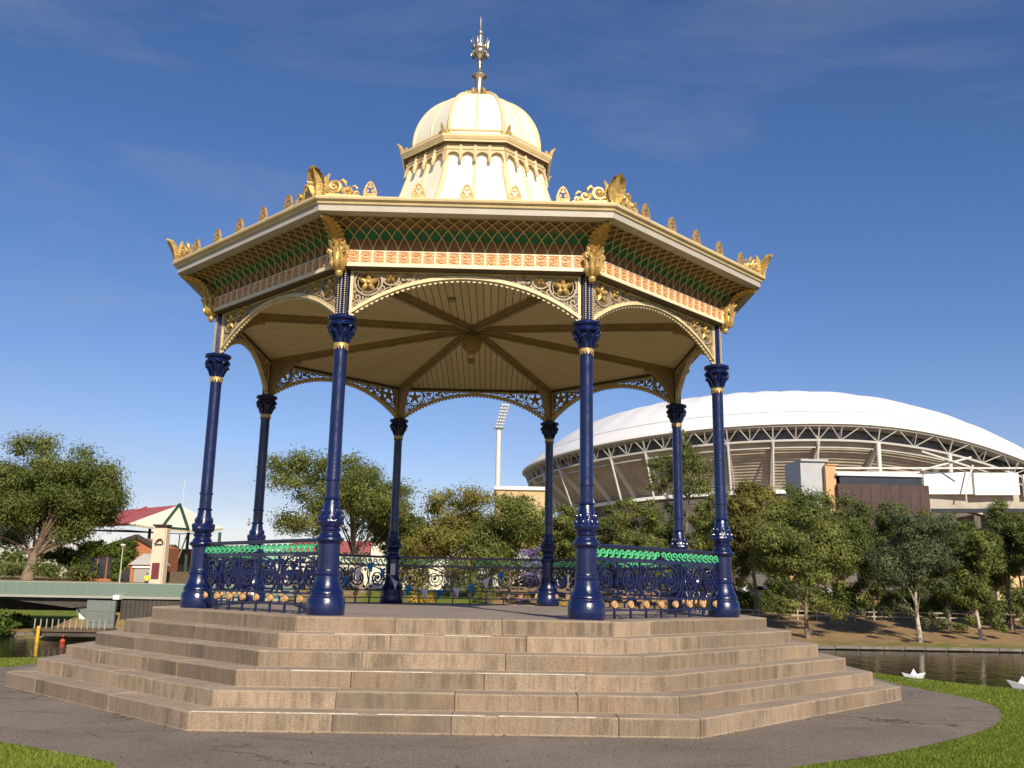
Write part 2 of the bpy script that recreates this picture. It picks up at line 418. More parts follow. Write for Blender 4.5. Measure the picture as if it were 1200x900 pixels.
    def ball(s, c, r, n=10, m=6, mtx=None):
        r = r if isinstance(r, (tuple, list)) else (r, r, r)
        vs = [(0, 0, -1)]; fs = []
        for i in range(1, m):
            t = -PI/2+PI*i/m
            for j in range(n): a = 2*PI*j/n; vs.append((math.cos(t)*math.cos(a), math.cos(t)*math.sin(a), math.sin(t)))
        vs.append((0, 0, 1)); e = len(vs)-1
        for j in range(n):
            fs.append((0, 1+(j+1) % n, 1+j)); fs.append((e, 1+(m-2)*n+j, 1+(m-2)*n+(j+1) % n))
            for i in range(m-2): fs.append((1+i*n+j, 1+i*n+(j+1) % n, 1+(i+1)*n+(j+1) % n, 1+(i+1)*n+j))
        out = []
        for v in vs:
            q = Vector((v[0]*r[0], v[1]*r[1], v[2]*r[2]))
            if mtx: q = mtx @ q
            out.append((q.x+c[0], q.y+c[1], q.z+c[2]))
        return s.add(out, fs)
    def octring(s, prof, closed=False, sides=range(8)):
        """sweep a profile of (apothem, z) round the octagon"""
        k = len(prof)
        for q in sides:
            vs = []
            for e in (q-.5, q+.5):
                a = -PI/2+PI/4*e
                for (ap, z) in prof:
                    R = ap/math.cos(PI/8); vs.append((R*math.cos(a), R*math.sin(a), z))
            fs = [(i, i+k, (i+1) % k+k, (i+1) % k) for i in range(k if closed else k-1)]
            s.add(vs, fs)
        return s
    def build(s, name, mats, parent=None, loc=(0, 0, 0), rz=0., smooth=35, block=False):
        me = bpy.data.meshes.new(name); me.from_pydata(s.v, [], s.f)
        mats = mats if isinstance(mats, (list, tuple)) else [mats]
        for m in mats: me.materials.append(m)
        if len(mats) > 1: me.polygons.foreach_set('material_index', s.m)
        if block:
            a = me.attributes.new('block', 'FLOAT', 'FACE'); a.data.foreach_set('value', s.b)
        if smooth:
            me.polygons.foreach_set('use_smooth', [True]*len(me.polygons)); me.set_sharp_from_angle(angle=rad(smooth))
        me.update()
        o = link(name, me, parent, loc, rz)
        flip_normals(o)
        return o

def link(name, me, parent=None, loc=(0, 0, 0), rz=0.):
    o = bpy.data.objects.new(name, me); COL.objects.link(o)
    o.location = loc; o.rotation_euler = (0, 0, rz)
    if parent: o.parent = parent
    return o

def tag(o, label=None, cat=None, group=None, kind=None):
    if label: o['label'] = label
    if cat: o['category'] = cat
    if group: o['group'] = group
    if kind: o['kind'] = kind
    return o

def thing(name, label, cat, loc=(0, 0, 0), rz=0., group=None):
    return tag(link(name, None, None, loc, rz), label, cat, group)

def copy_part(o, parent, loc=None, rz=None):
    c = o.copy(); COL.objects.link(c); c.parent = parent
    if loc is not None: c.location = loc
    if rz is not None: c.rotation_euler = (0, 0, rz)
    for ch in list(o.children): copy_part(ch, c)
    return c

def flip_normals(o):
    import bmesh
    bm = bmesh.new(); bm.from_mesh(o.data); bmesh.ops.recalc_face_normals(bm, faces=bm.faces); bm.to_mesh(o.data); bm.free()

def spiral(cx, cy, r0, r1, a0, turns, n=28, sgn=1):
    out = []
    for i in range(n+1):
        t = i/n; r = r0+(r1-r0)*t**.8; a = a0+sgn*turns*2*PI*t
        out.append((cx+r*math.cos(a), cy+r*math.sin(a)))
    return out

def circle(cx, cy, r, n=28): return [(cx+r*math.cos(2*PI*i/n), cy+r*math.sin(2*PI*i/n)) for i in range(n)]

# ------------------------------------------------------------------ bandstand
P0 = 1.1                       # floor above the path
PHI = -0.00759848
CR = 4.4                       # columns stand on this circle
C8 = math.cos(PI/8); T8 = math.tan(PI/8)
rnd = random.Random(11)
band = thing('bandstand', 'large octagonal bandstand with blue iron columns, gilded cream roof and dome on stone steps', 'bandstand', (0, 0, 0), PHI)

# --- steps: six octagonal courses of stone blocks
TREAD = [5.04, 5.40, 5.775, 6.15, 6.51, 6.88]
steps = MB()
steps.lathe([(4.3, -.6), (4.3, P0-.22)], 8, a0=PI/8)
steps = steps.build('steps', M['darkconcrete'], band, smooth=0)
for i, Rt in enumerate(TREAD):
    b = MB()
    zt = P0-.18*i; zb = zt-.18-(.03 if i < 5 else .12)
    ri = Rt-.62 if i else Rt-.5
    for q in range(8):
        ha = Rt*C8; hb = ri*C8
        th = -PI/2+PI/4*q
        ex = Vector((-math.sin(th), math.cos(th), 0)); en = Vector((math.cos(th), math.sin(th), 0))
        hw = ha*T8
        cuts = [-hw]; x = -hw
        while True:
            x += rnd.uniform(.75, 1.75)
            if x > hw-.55: break
            cuts.append(x)
        cuts.append(hw)
        for j in range(len(cuts)-1):
            a, c = cuts[j]+.0018, cuts[j+1]-.0018
            ai = a*hb/ha if j == 0 else a; ci = c*hb/ha if j == len(cuts)-2 else c
            dz = rnd.uniform(-.006, .004); dn = rnd.uniform(-.006, .003)
            P = []
            for z in (zb, zt+dz):
                for (u, n) in ((a, ha+dn), (c, ha+dn), (ci, hb), (ai, hb)):
                    p = ex*u+en*n; P.append((p.x, p.y, z))
            b.blk = rnd.random()
            b.hull8(P)
    o = b.build('step', M['stone'], steps, smooth=0, block=True)
    bv = o.modifiers.new('worn_edge', 'BEVEL'); bv.width = .011; bv.segments = 2; bv.limit_method = 'ANGLE'
    # worn white nosing lines painted on the step edges
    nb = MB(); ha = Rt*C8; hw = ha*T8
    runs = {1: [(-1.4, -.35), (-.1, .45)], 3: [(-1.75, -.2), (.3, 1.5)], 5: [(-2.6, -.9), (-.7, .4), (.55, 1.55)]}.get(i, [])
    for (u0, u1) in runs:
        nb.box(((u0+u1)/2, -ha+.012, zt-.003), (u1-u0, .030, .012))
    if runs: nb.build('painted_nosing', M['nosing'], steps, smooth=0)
fl = MB(); fl.lathe([(4.62, P0-.2), (4.62, P0-.012)], 8, a0=PI/8); fl.build('floor', M['floor'], band, smooth=0)

# --- columns
def column_meshes():
    flute = lambda a, z: 1-.05*(math.cos(a*16)*.5+.5) if .575 < z < .905 else 1
    base = MB()
    prof = [(.235, 0), (.243, .02), (.243, .19), (.236, .2), (.236, .225), (.215, .235), (.212, .26), (.222, .275), (.218, .295), (.205, .31), (.19, .335), (.17, .385), (.158, .44), (.152, .49), (.158, .5), (.16, .515), (.15, .525), (.148, .55), (.155, .56), (.150, .575), (.143, .577),
            (.143, .70), (.143, .80), (.143, .903), (.150, .905), (.155, .925), (.178, .935), (.188, .955), (.184, .978), (.165, .985), (.148, 1.0), (.138, 1.03)]
    base.lathe(prof, 48, rmod=flute)
    bulge = MB()
    knob = lambda a, z: 1+.045*math.cos(a*10)*(1 if 1.1 < z < 1.25 else 0)+.03*math.cos(a*8+z*60)*(1 if z >= 1.25 else 0)
    bulge.lathe([(.138, 1.03), (.122, 1.045), (.122, 1.065), (.135, 1.075), (.14, 1.09), (.132, 1.105), (.118, 1.115), (.125, 1.13), (.152, 1.15), (.167, 1.175), (.166, 1.2), (.152, 1.225), (.14, 1.26), (.127, 1.3), (.115, 1.35), (.106, 1.4), (.098, 1.45), (.093, 1.47)], 40, rmod=knob)
    for k in range(8):
        a = 2*PI*k/8
        bulge.ball((.15*math.cos(a), .15*math.sin(a), 1.235), (.028, .028, .04), 8, 5)
        bulge.ball((.125*math.cos(a+PI/8), .125*math.sin(a+PI/8), 1.315), (.022, .022, .05), 8, 5)
    shaft = MB()
    shaft.lathe([(.093, 1.47), (.112, 1.478), (.114, 1.495), (.104, 1.505), (.092, 1.51), (.092, 1.72), (.106, 1.727), (.106, 1.745), (.094, 1.752), (.092, 1.77), (.090, 2.6), (.088, 3.5), (.088, 3.56)], 28)
    ring = MB()
    ring.lathe([(.092, 3.555), (.102, 3.56), (.104, 3.60), (.098, 3.605), (.092, 3.61)], 24)
    for k in range(14):
        a = 2*PI*k/14; ring.prism([(a-.16, 3.56), (a, 3.515), (a+.16, 3.56)], .089, .101, lambda u, v, w: (w*math.cos(u), w*math.sin(u), v))
    cap = MB()
    cap.lathe([(.09, 3.605), (.092, 3.64), (.10, 3.70), (.118, 3.77), (.14, 3.82), (.152, 3.835), (.19, 3.845), (.198, 3.865), (.175, 3.88), (.165, 3.90), (.172, 3.92), (.20, 3.93), (.208, 3.955), (.20, 3.975), (.17, 3.985)], 32)
    for k in range(8):
        a = 2*PI*k/8
        c, s_ = math.cos(a), math.sin(a)
        cap.tube([(.095*c, .095*s_, 3.63), (.115*c, .115*s_, 3.70), (.15*c, .15*s_, 3.765), (.178*c, .178*s_, 3.775), (.175*c, .175*s_, 3.745)], [.022, .026, .026, .02, .012], 6)
        a2 = a+PI/8; c, s_ = math.cos(a2), math.sin(a2)
        cap.tube([(.11*c, .11*s_, 3.72), (.15*c, .15*s_, 3.80), (.195*c, .195*s_, 3.85), (.205*c, .205*s_, 3.82)], [.02, .028, .026, .012], 6)
    post = MB()
    post.box((0, 0, 4.35), (.15, .13, .75))
    post.box((0, -.065, 4.35), (.075, .03, .74))
    beads = []
    for x, y in ((-.052, -.074), (0, -.083), (.052, -.074)):
        bd = MB(); beads.append(bd)
        for k in range(22): bd.ball((x, y, 4.03+k*.031), (.0118, .0118, .0118), 6, 4)
    return base, bulge, shaft, ring, cap, post, beads
_cm = column_meshes()
def one_column():
    base, bulge, shaft, ring, cap, post, beads = _cm
    c = shaft.build('column', M['navy'], band)
    base.build('pedestal', M['navy'], c); bulge.build('vase', M['navy'], c)
    ring.build('gilt_collar', M['gilt'], c); cap.build('capital', M['navy'], c)
    post.build('upper_post', M['navy'], c, smooth=0); [bd.build('beading', M['iron_cream'], c) for bd in beads]
    return c
col0 = one_column()
for k in range(8):
    a = rad(-112.5+45*k)
    c = col0 if k == 0 else copy_part(col0, band)
    c.location = (CR*math.cos(a), CR*math.sin(a), P0); c.rotation_euler = (0, 0, rad(-22.5+45*k))

# --- spandrel arches, one per side, built in the front side's own frame
AP = CR*C8
HW = CR*math.sin(PI/8)-.085           # half width between the posts
def side_map(ap): return lambda u, v, w: (u, -(ap+w), v)
smap = side_map(AP)
ARC_SPRING, ARC_RISE = 4.02, .548
ARC_R = (HW**2+ARC_RISE**2)/(2*ARC_RISE)
def arch(u, off=0.): return ARC_SPRING+ARC_RISE-ARC_R+math.sqrt(max(0, (ARC_R-off)**2-u*u))+0
def spandrel():
    t = MB()   # arch bar with its scalloped lower edge, side bars, top rail
    pts = [(HW*math.sin(a), arch(HW*math.sin(a))) for a in np.linspace(-PI/2, PI/2, 57)]
    t.band([(u, v+.028) for u, v in pts], .045, -.03, .03, smap)
    t.band([(u, v+.002) for u, v in pts], .012, -.045, .045, smap)
    n = 44
    L = [(-HW+2*HW*i/n) for i in range(n+1)]
    th0 = math.asin(HW/ARC_R)
    cy = ARC_SPRING+ARC_RISE-ARC_R
    for i in range(n):
        a = -th0+2*th0*(i+.5)/n; d = th0/n
        pp = [(ARC_R*math.sin(a+d*q), cy+ARC_R*math.cos(a+d*q)-.004) for q in (-1, 1)]
        r2 = ARC_R-.045
        for q in (.55, 0, -.55): pp.append(((r2+(.012 if q else 0))*math.sin(a+d*q), cy+(r2+(.012 if q else 0))*math.cos(a+d*q)))
        t.prism(pp, -.012, .012, smap)
    for sg in (-1, 1): t.band([(sg*(HW-.018), 4.0), (sg*(HW-.018), 4.65)], .04, -.035, .035, smap)
    t.band([(-HW, 4.642), (HW, 4.642)], .022, -.03, .03, smap)
    sp = t.build('spandrel_arch', M['iron_cream'], band, (0, 0, P0))
    w = .021
    for sg in (-1, 1):
        g = MB()   # scrollwork
        def bar(pts, ww=w, d=.012, closed=False): g.band(pts, ww, -d, d, smap, closed)
        X = lambda u: sg*(HW-u)
        def sp_(u, v, r0, r1, a0, tr, n=24, s=1, ww=w):
            q = spiral(0, 0, r0, r1, a0, tr, n, s); bar([(X(u+p[0]), v+p[1]) for p in q], ww)
        bar([(X(.245+.19*math.cos(a)), 4.495+.19*math.sin(a)) for a in np.linspace(0, 2*PI, 33)[:-1]], .026, .026, True)
        bar([(X(.245+.145*math.cos(a)), 4.495+.145*math.sin(a)) for a in np.linspace(0, 2*PI, 33)[:-1]], .012, .012, True)
        bar([(X(.555+.115*math.cos(a)), 4.575+.115*math.sin(a)) for a in np.linspace(0, 2*PI, 25)[:-1]], .020, .02, True)
        sp_(.80, 4.615, .085, .02, PI, 1.4); sp_(.98, 4.64, .065, .015, PI, 1.3); sp_(1.12, 4.655, .05, .012, PI, 1.2); sp_(1.24, 4.665, .038, .01, PI, 1.2)
        sp_(.10, 4.275, .075, .015, PI/2, 1.4); sp_(.085, 4.155, .055, .012, PI/2, 1.3); sp_(.21, 4.27, .05, .012, 0, 1.2); sp_(.435, 4.42, .06, .012, PI, 1.3)
        sp_(.42, 4.66, .04, .01, PI, 1.2); sp_(.70, 4.66, .035, .01, 0, 1.2); sp_(.06, 4.66, .04, .01, PI, 1.2); sp_(.06, 4.35, .035, .01, PI, 1.2); sp_(.66, 4.50, .045, .01, PI, 1.2); sp_(.86, 4.55, .03, .01, PI, 1.1); sp_(.36, 4.30, .05, .012, 0, 1.3); sp_(.13, 4.67, .035, .01, 0, 1.2); sp_(.37, 4.665, .035, .01, 0, 1.2); sp_(.64, 4.665, .03, .01, PI, 1.2); sp_(.055, 4.44, .04, .01, PI, 1.2); sp_(.055, 4.56, .04, .01, 0, 1.2); sp_(.45, 4.53, .035, .01, 0, 1.2); sp_(.74, 4.555, .035, .01, 0, 1.2); sp_(.05, 4.06, .03, .01, 0, 1.1); sp_(.90, 4.665, .03, .01, 0, 1.1); sp_(.16, 4.21, .045, .01, PI, 1.2)
        for (u, v) in ((.33, 4.33), (.13, 4.21), (.16, 4.33), (.72, 4.56), (.91, 4.60), (1.05, 4.63), (.38, 4.36), (.55, 4.46), (.09, 4.08)):
            for k in range(3):
                a = 2*PI*k/3+u*9; bar([(X(u), v), (X(u+.03*math.cos(a)), v+.03*math.sin(a))], .018, .008)
        bar([(X(u), arch(HW-u)+.075+.02*math.sin(u*40)) for u in np.linspace(.12, 1.3, 40)], .012, .01)
        g.build('scrollwork', M['tan_iron'], sp)
    for sg in (-1, 1):   # gilt star rosettes
        def star(cu, cv, R, n):
            r = MB()
            for k in range(n):
                a = PI/2+2*PI*k/n
                pts = [(cu+R*.22*math.cos(a-1.0), cv+R*.22*math.sin(a-1.0)), (cu+R*.62*math.cos(a-.34), cv+R*.62*math.sin(a-.34)), (cu+R*math.cos(a), cv+R*math.sin(a)), (cu+R*.62*math.cos(a+.34), cv+R*.62*math.sin(a+.34)), (cu+R*.22*math.cos(a+1.0), cv+R*.22*math.sin(a+1.0))]
                vs = [smap(*p, .02) for p in pts]+[smap(*p, -.02) for p in pts]+[smap(cu+R*.6*math.cos(a), cv+R*.6*math.sin(a), .05)]
                r.add(vs, [(0, 1, 10), (1, 2, 10), (2, 3, 10), (3, 4, 10), (4, 0, 10), (9, 8, 7, 6, 5)]+[(i, i+5, i+6, i+1) for i in range(4)])
            q = smap(cu, cv, .04); r.ball(q, (R*.2, .03, R*.2), 8, 5)
            q = smap(cu, cv, -.03); r.ball(q, (R*.2, .02, R*.2), 8, 5)
            r.build('star_rosette', M['gilt'], sp, smooth=20)
        star(sg*(HW-.245), 4.495, .158, 5); star(sg*(HW-.555), 4.575, .092, 5); star(sg*(HW-.80), 4.615, .045, 4)
    return sp
s0 = spandrel()
for k in range(1, 8): copy_part(s0, band, (0, 0, P0), rad(45*k))

# --- entablature: frieze, coving, cornice
FA = AP+.165                               # frieze face
fz = MB()
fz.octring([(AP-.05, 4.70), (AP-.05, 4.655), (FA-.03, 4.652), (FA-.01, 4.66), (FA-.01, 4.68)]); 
soff = fz.build('frieze_soffit', M['soffit_shade'], band, (0, 0, P0), smooth=0)  # dark colour holds the shadow line below the frieze
fhw = FA*T8
def frieze():
    f = MB(); mp = side_map(FA)
    zlo, zhi = 4.722, 4.905
    N = 19
    f.prism([(-fhw, zhi), (fhw, zhi), (fhw, zlo-.005), (-fhw, zlo-.005)], -.06, -.012, mp)
    f.band([(-fhw-.004, 4.695), (fhw+.004, 4.695)], .05, -.06, .018, mp)
    wd = (2*fhw-.22)/N
    for i in range(N+1):
        u = -fhw+.11+wd*i
        f.band([(u, zlo), (u, zhi)], .024, -.012, .008, mp)
        if i < N: f.prism([(u+.012, zhi), (u+.012, zhi-.022), (u+wd*.5, zhi-.006), (u+wd-.012, zhi-.022), (u+wd-.012, zhi)], -.012, .006, mp)
    fo = f.build('frieze', M['ivory'], band, (0, 0, P0), smooth=0)
    g = MB()
    for i in range(N):
        u = -fhw+.11+wd*(i+.5)
        g.prism([(u-wd/2+.012, zlo+.002), (u+wd/2-.012, zlo+.002), (u+wd/2-.012, zhi-.002), (u-wd/2+.012, zhi-.002)], -.012, -.006, mp)
        for sg in (1, -1):
            g.band([(u+p[0], zlo+.095+sg*.043+sg*p[1]) for p in spiral(0, 0, .040, .01, PI if sg < 0 else 0, 1.2, 14)], .018, -.006, .006, mp)
    g.build('relief_panel', M['peach'], fo, smooth=0)
    return fo
f0 = frieze()
for k in range(1, 8): copy_part(f0, band, (0, 0, P0), rad(45*k))

CA0, CA1, CZ0, CZ1 = FA-.05, 4.70, 4.905, 5.275
def cov(t): return (CA0+(CA1-CA0)*(1-math.cos(t*PI/2))**1.0, CZ0+(CZ1-CZ0)*math.sin(t*PI/2)**1.05)
def coving():
    m_ = MB(); n = 24
    for i in range(n):
        m_.cur = 0 if (i+.5)/n < .28 else (1 if (i+.5)/n < .54 else 2)
        m_.octring([cov(i/n), cov((i+1)/n)], sides=[0])
    co = m_.build('coving', [M['redbrown'], M['green'], M['brown']], band, (0, 0, P0), smooth=40)
    l = MB(); N = 19; wd = (2*fhw-.22)/N
    def place(u, t, w):
        a, z = cov(t)
        d = .02
        nz = -math.cos(t*PI/2); na = math.sin(t*PI/2)*1.0
        # surface normal points down and outwards
        tx = (CA1-CA0)*math.sin(t*PI/2); tz = (CZ1-CZ0)*math.cos(t*PI/2); L = math.hypot(tx, tz) or 1
        return (u, -(a+w*tz/L), z-w*tx/L)
    for i in range(-6, N+7):
        u0 = -fhw+.11+wd*i
        for sg in (-1, 1):
            pts = []
            for j in range(23):
                t = j/22; u = u0+sg*wd*2.75*(t**1.75)
                a, _ = cov(t)
                if abs(u) < a*T8-.01: pts.append((u, t))
                elif pts: break
            if len(pts) < 3: continue
            vs = []
            for j, (u, t) in enumerate(pts):
                for (du, w) in ((-.0095, .002), (.0095, .002), (.0095, .020), (-.0095, .020)): vs.append(place(u+du, t, w+(.001 if sg > 0 else 0)))
            fs = []
            for j in range(len(pts)-1):
                for q in range(4): fs.append((j*4+q, j*4+(q+1) % 4, j*4+4+(q+1) % 4, j*4+4+q))
            l.add(vs, fs)
    l.build('lattice', M['lattice'], co, smooth=30)
    return co
c0 = coving()
for k in range(1, 8): copy_part(c0, band, (0, 0, P0), rad(45*k))

cn = MB(); cn.octring([(4.60, 5.255), (4.68, 5.25), (4.755, 5.262), (4.762, 5.335), (4.775, 5.345)])
cn.build('fascia', M['fascia'], band, (0, 0, P0), smooth=25)
cn = MB(); cn.octring([(4.772, 5.347), (4.785, 5.352), (4.795, 5.372), (4.79, 5.384), (4.805, 5.388), (4.832, 5.40), (4.842, 5.425), (4.83, 5.446), (4.78, 5.455), (4.6, 5.46)])
cn.build('cornice', M['cream'], band, (0, 0, P0), smooth=25)
rf = MB(); rf.octring([(4.62, 5.458), (3.6, 5.72), (2.6, 6.02), (1.95, 6.35)])
rf.build('roof', M['palecream'], band, (0, 0, P0), smooth=10)

# --- gilt bracket (mask and acanthus leaf) on each corner; local frame: outward is -y, origin on the axis
def bracket():
    b = MB()
    ca = lambda R: -R
    leafy = lambda an, z: 1+.10*math.cos(an*9)*(1 if 4.66 < z < 4.97 else .3)
    b.lathe([(.015, 4.52), (.04, 4.535), (.055, 4.57), (.045, 4.60), (.07, 4.62), (.10, 4.67), (.118, 4.74), (.112, 4.80), (.10, 4.85), (.115, 4.90), (.135, 4.94), (.12, 4.97), (.06, 5.0)], 36, (0, -4.56, 0), rmod=leafy)
    for sg in (-1, 1):
        sc_ = spiral(sg*.115, 4.885, .062, .012, PI/2, 1.4, 18, sg)
        b.tube([(p[0], -4.64, p[1]) for p in sc_], .019, 6)
    for k in range(5):
        an = (k-2)*.62; c, s_ = math.sin(an), math.cos(an)
        b.tube([(.10*c, -4.56-.10*s_, 4.68), (.125*c, -4.56-.125*s_, 4.78), (.15*c, -4.56-.15*s_, 4.86), (.18*c, -4.56-.18*s_, 4.875), (.175*c, -4.56-.175*s_, 4.845)], [.014, .026, .028, .02, .008], 6)
        b.tube([(.075*c, -4.56-.075*s_, 4.63), (.115*c, -4.56-.115*s_, 4.67), (.135*c, -4.56-.135*s_, 4.72), (.15*c, -4.56-.15*s_, 4.71)], [.012, .022, .02, .008], 6)
        b.tube([(.10*c, -4.62-.05*s_, 4.90), (.12*c, -4.62-.09*s_, 4.97), (.14*c, -4.62-.14*s_, 5.0)], [.02, .028, .01], 6)
    br = b.build('bracket', M['gilt'], band, (0, 0, P0))
    l = MB()   # the leaf follows the coving upwards and outwards
    rows = []
    for i in range(19):
        t = i/18
        R = 4.62+.44*(1-math.cos(t*PI/2*.98))+.02; z = 4.95+.325*math.sin(t*PI/2)-.035
        w = .125*(math.sin(PI*(.18+.80*t))**.7)*(1+.22*math.cos(i*PI)) 
        if t > .93: w *= .45
        rows.append((R, z, w))
    vs = []; fs = []
    for (R, z, w) in rows:
        for (q, d) in ((-1, 0), (-.5, .032), (0, .05), (.5, .032), (1, 0), (.5, -.012), (0, -.015), (-.5, -.012)): vs.append((w*q, -(R+d*.5), z-d))
    for i in range(len(rows)-1):
        for j in range(8): fs.append((i*8+j, i*8+(j+1) % 8, i*8+8+(j+1) % 8, i*8+8+j))
    fs.append(tuple(range(8))); e = (len(rows)-1)*8; fs.append(tuple(reversed(range(e, e+8))))
    l.add(vs, fs); l.build('acanthus_leaf', M['ochre'], br, smooth=25)
    return br
b0 = bracket()
for k in range(8):
    (b0 if k == 0 else copy_part(b0, band)).rotation_euler = (0, 0, rad(-22.5+45*k))

# --- corner acroterion and small antefixes along the eaves
def acroterion():
    a = MB()
    rows = []
    for i in range(15):
        t = i/14
        z = 5.44+.37*t; out = 5.16+.06*t+.10*t**3
        w = .065+.07*math.sin(PI*min(1, t*1.02)**1.1)*(1-.1*t); w *= (1+.05*math.cos(i*PI))
        if t > .9: w *= .6
        rows.append((out, z, w))
    vs = []; fs = []
    for (R, z, w) in rows:
        for (q, d) in ((-1, .05), (-.6, .0), (-.3, .03), (0, .055), (.3, .03), (.6, .0), (1, .05), (.5, -.05), (0, -.07), (-.5, -.05)): vs.append((w*q, -(R+d), z))
    for i in range(len(rows)-1):
        for j in range(10): fs.append((i*10+j, i*10+(j+1) % 10, i*10+10+(j+1) % 10, i*10+10+j))
    fs.append(tuple(range(10))); e = (len(rows)-1)*10; fs.append(tuple(range(e, e+10)))
    a.add(vs, fs)
    ac = a.build('corner_ornament', M['gilt'], band, (0, 0, P0), smooth=30)
    for sg in (-1, 1):
        f = MB()
        th = rad(22.5)
        def pl(s_, z, n=0): # along the eave from the corner
            return (sg*(s_*math.cos(th)+n*math.sin(th)), -(5.17-s_*math.sin(th)+n*math.cos(th)), z)
        f.tube([pl(p[0], p[1]) for p in spiral(.20, 5.60, .115, .02, PI, 1.6, 26)], [.036-.016*i/26 for i in range(27)], 7)
        f.tube([pl(p[0], p[1]) for p in spiral(.385, 5.545, .075, .015, PI*.8, 1.5, 22)], [.03-.014*i/22 for i in range(23)], 7)
        f.tube([pl(p[0], p[1]) for p in spiral(.50, 5.51, .045, .012, PI*.8, 1.3, 16)], .018, 6)
        f.tube([pl(.06, 5.46), pl(.10, 5.58), pl(.09, 5.70), pl(.13, 5.78)], [.045, .045, .035, .012], 7)
        f.tube([pl(.02, 5.468), pl(.3, 5.468), pl(.56, 5.468)], [.035, .028, .012], 6)
        for (s_, z) in ((.20, 5.60), (.385, 5.545)): f.ball(pl(s_, z, .02), .032, 8, 5)
        f.tube([pl(.27, 5.66), pl(.31, 5.69), pl(.35, 5.655), pl(.36, 5.61)], [.012, .028, .028, .014], 6); f.tube([pl(.44, 5.60), pl(.48, 5.61), pl(.52, 5.57)], [.012, .022, .012], 6)
        f.build('scroll', M['gilt'], ac)
    return ac
a0_ = acroterion()
for k in range(8): (a0_ if k == 0 else copy_part(a0_, band)).rotation_euler = (0, 0, rad(-22.5+45*k))
def antefix():
    a = MB(); mp = lambda u, v, w: (u, -w, v)
    arc = lambda k: [(.085*k*(1-t)**.55*(1 if t < .95 else 0)+.0, .05+.165*t*k) for t in np.linspace(0, 1, 9)]
    L = arc(1.0)
    pts = L+[(-u, v) for u, v in reversed(L[:-1])]
    a.band(pts, .022, -.018, .018, mp)
    a.box((0, 0, .025), (.18, .045, .05))
    a.band([(0, .13), (0, .20)], .022, -.012, .012, mp)
    for sg in (-1, 1):
        a.band([(sg*(.038+p[0]), .085+p[1]) for p in spiral(0, 0, .03, .008, -PI/2, 1.2, 12)], .016, -.012, .012, mp)
        a.band([(0, .13), (sg*.04, .155)], .015, -.01, .01, mp)
    return a.build('antefix', M['oldgilt'], band)
an = antefix(); first = True
for k in range(8):
    for i in range(5):
        u = (i-2)*.645; th = rad(45*k)
        x, y = u, -4.80
        o = an if first else copy_part(an, band); first = False
        o.location = (x*math.cos(th)-y*math.sin(th), x*math.sin(th)+y*math.cos(th), P0+5.445); o.rotation_euler = (0, 0, th)

# --- ceiling
CC, CE = 5.02, 4.70
def ceil_panel():
    m_ = MB(); n = 8
    prof = []
    for i in range(n+1):
        t = i/n; ap = (AP+.03)*(1-t)+.02; z = CE+(CC-CE)*(t**.9)
        prof.append((ap, z))
    m_.octring(prof, sides=[0])
    return m_.build('ceiling_panel', M['ceiling'], band, (0, 0, P0), smooth=40)
cp = ceil_panel()
for k in range(1, 8): copy_part(cp, band, (0, 0, P0), rad(45*k))
rb = MB()
pts = [(0, -(CR-.05)*(1-t)-.1*t, CE+(CC-CE)*(t**.9)-.035) for t in np.linspace(0, 1, 9)]
for i in range(8): rb.bar(pts[i], pts[i+1], .15, .09)
for i in range(8): rb.bar(Vector(pts[i])-Vector((0, 0, .05)), Vector(pts[i+1])-Vector((0, 0, .05)), .07, .06)
# curved foot of the rib that comes down on the post
prv = None; gus = []
for i in range(9):
    t = i/8; gus.append((-(CR-.08)+.62*t, 4.02+.58*math.sin(t*PI/2)**.8))
poly = gus+[(-(CR-.08)+.62, 4.70), (-(CR-.08), 4.70)]
rb.prism([(p[0], p[1]) for p in poly], -.06, .06, lambda u, v, w: (w, u, v))
ribs = rb.build('ceiling_rib', M['ceil_rib'], band, (0, 0, P0), smooth=0)
for k in range(8): (ribs if k == 0 else copy_part(ribs, band)).rotation_euler = (0, 0, rad(-22.5+45*k))
pd = MB()
pd.lathe([(.26, 5.02), (.25, 4.95), (.11, 4.93), (.10, 4.89), (.15, 4.86), (.175, 4.80), (.178, 4.69), (.165, 4.63), (.12, 4.575), (.095, 4.56), (.09, 4.525), (.04, 4.515)], 28)
pd.build('pendant', M['ceil_rib'], band, (0, 0, P0))
for (x, y) in ((-.28, -2.3), (-.05, 1.9), (2.3, .4), (-2.4, .3)):
    q = MB(); q.lathe([(.07, 4.9), (.07, 4.80), (.05, 4.785), (.01, 4.78)], 16, (x, y, 0)); q.build('ceiling_lamp', M['tan_iron'], band, (0, 0, P0-.01+.02))

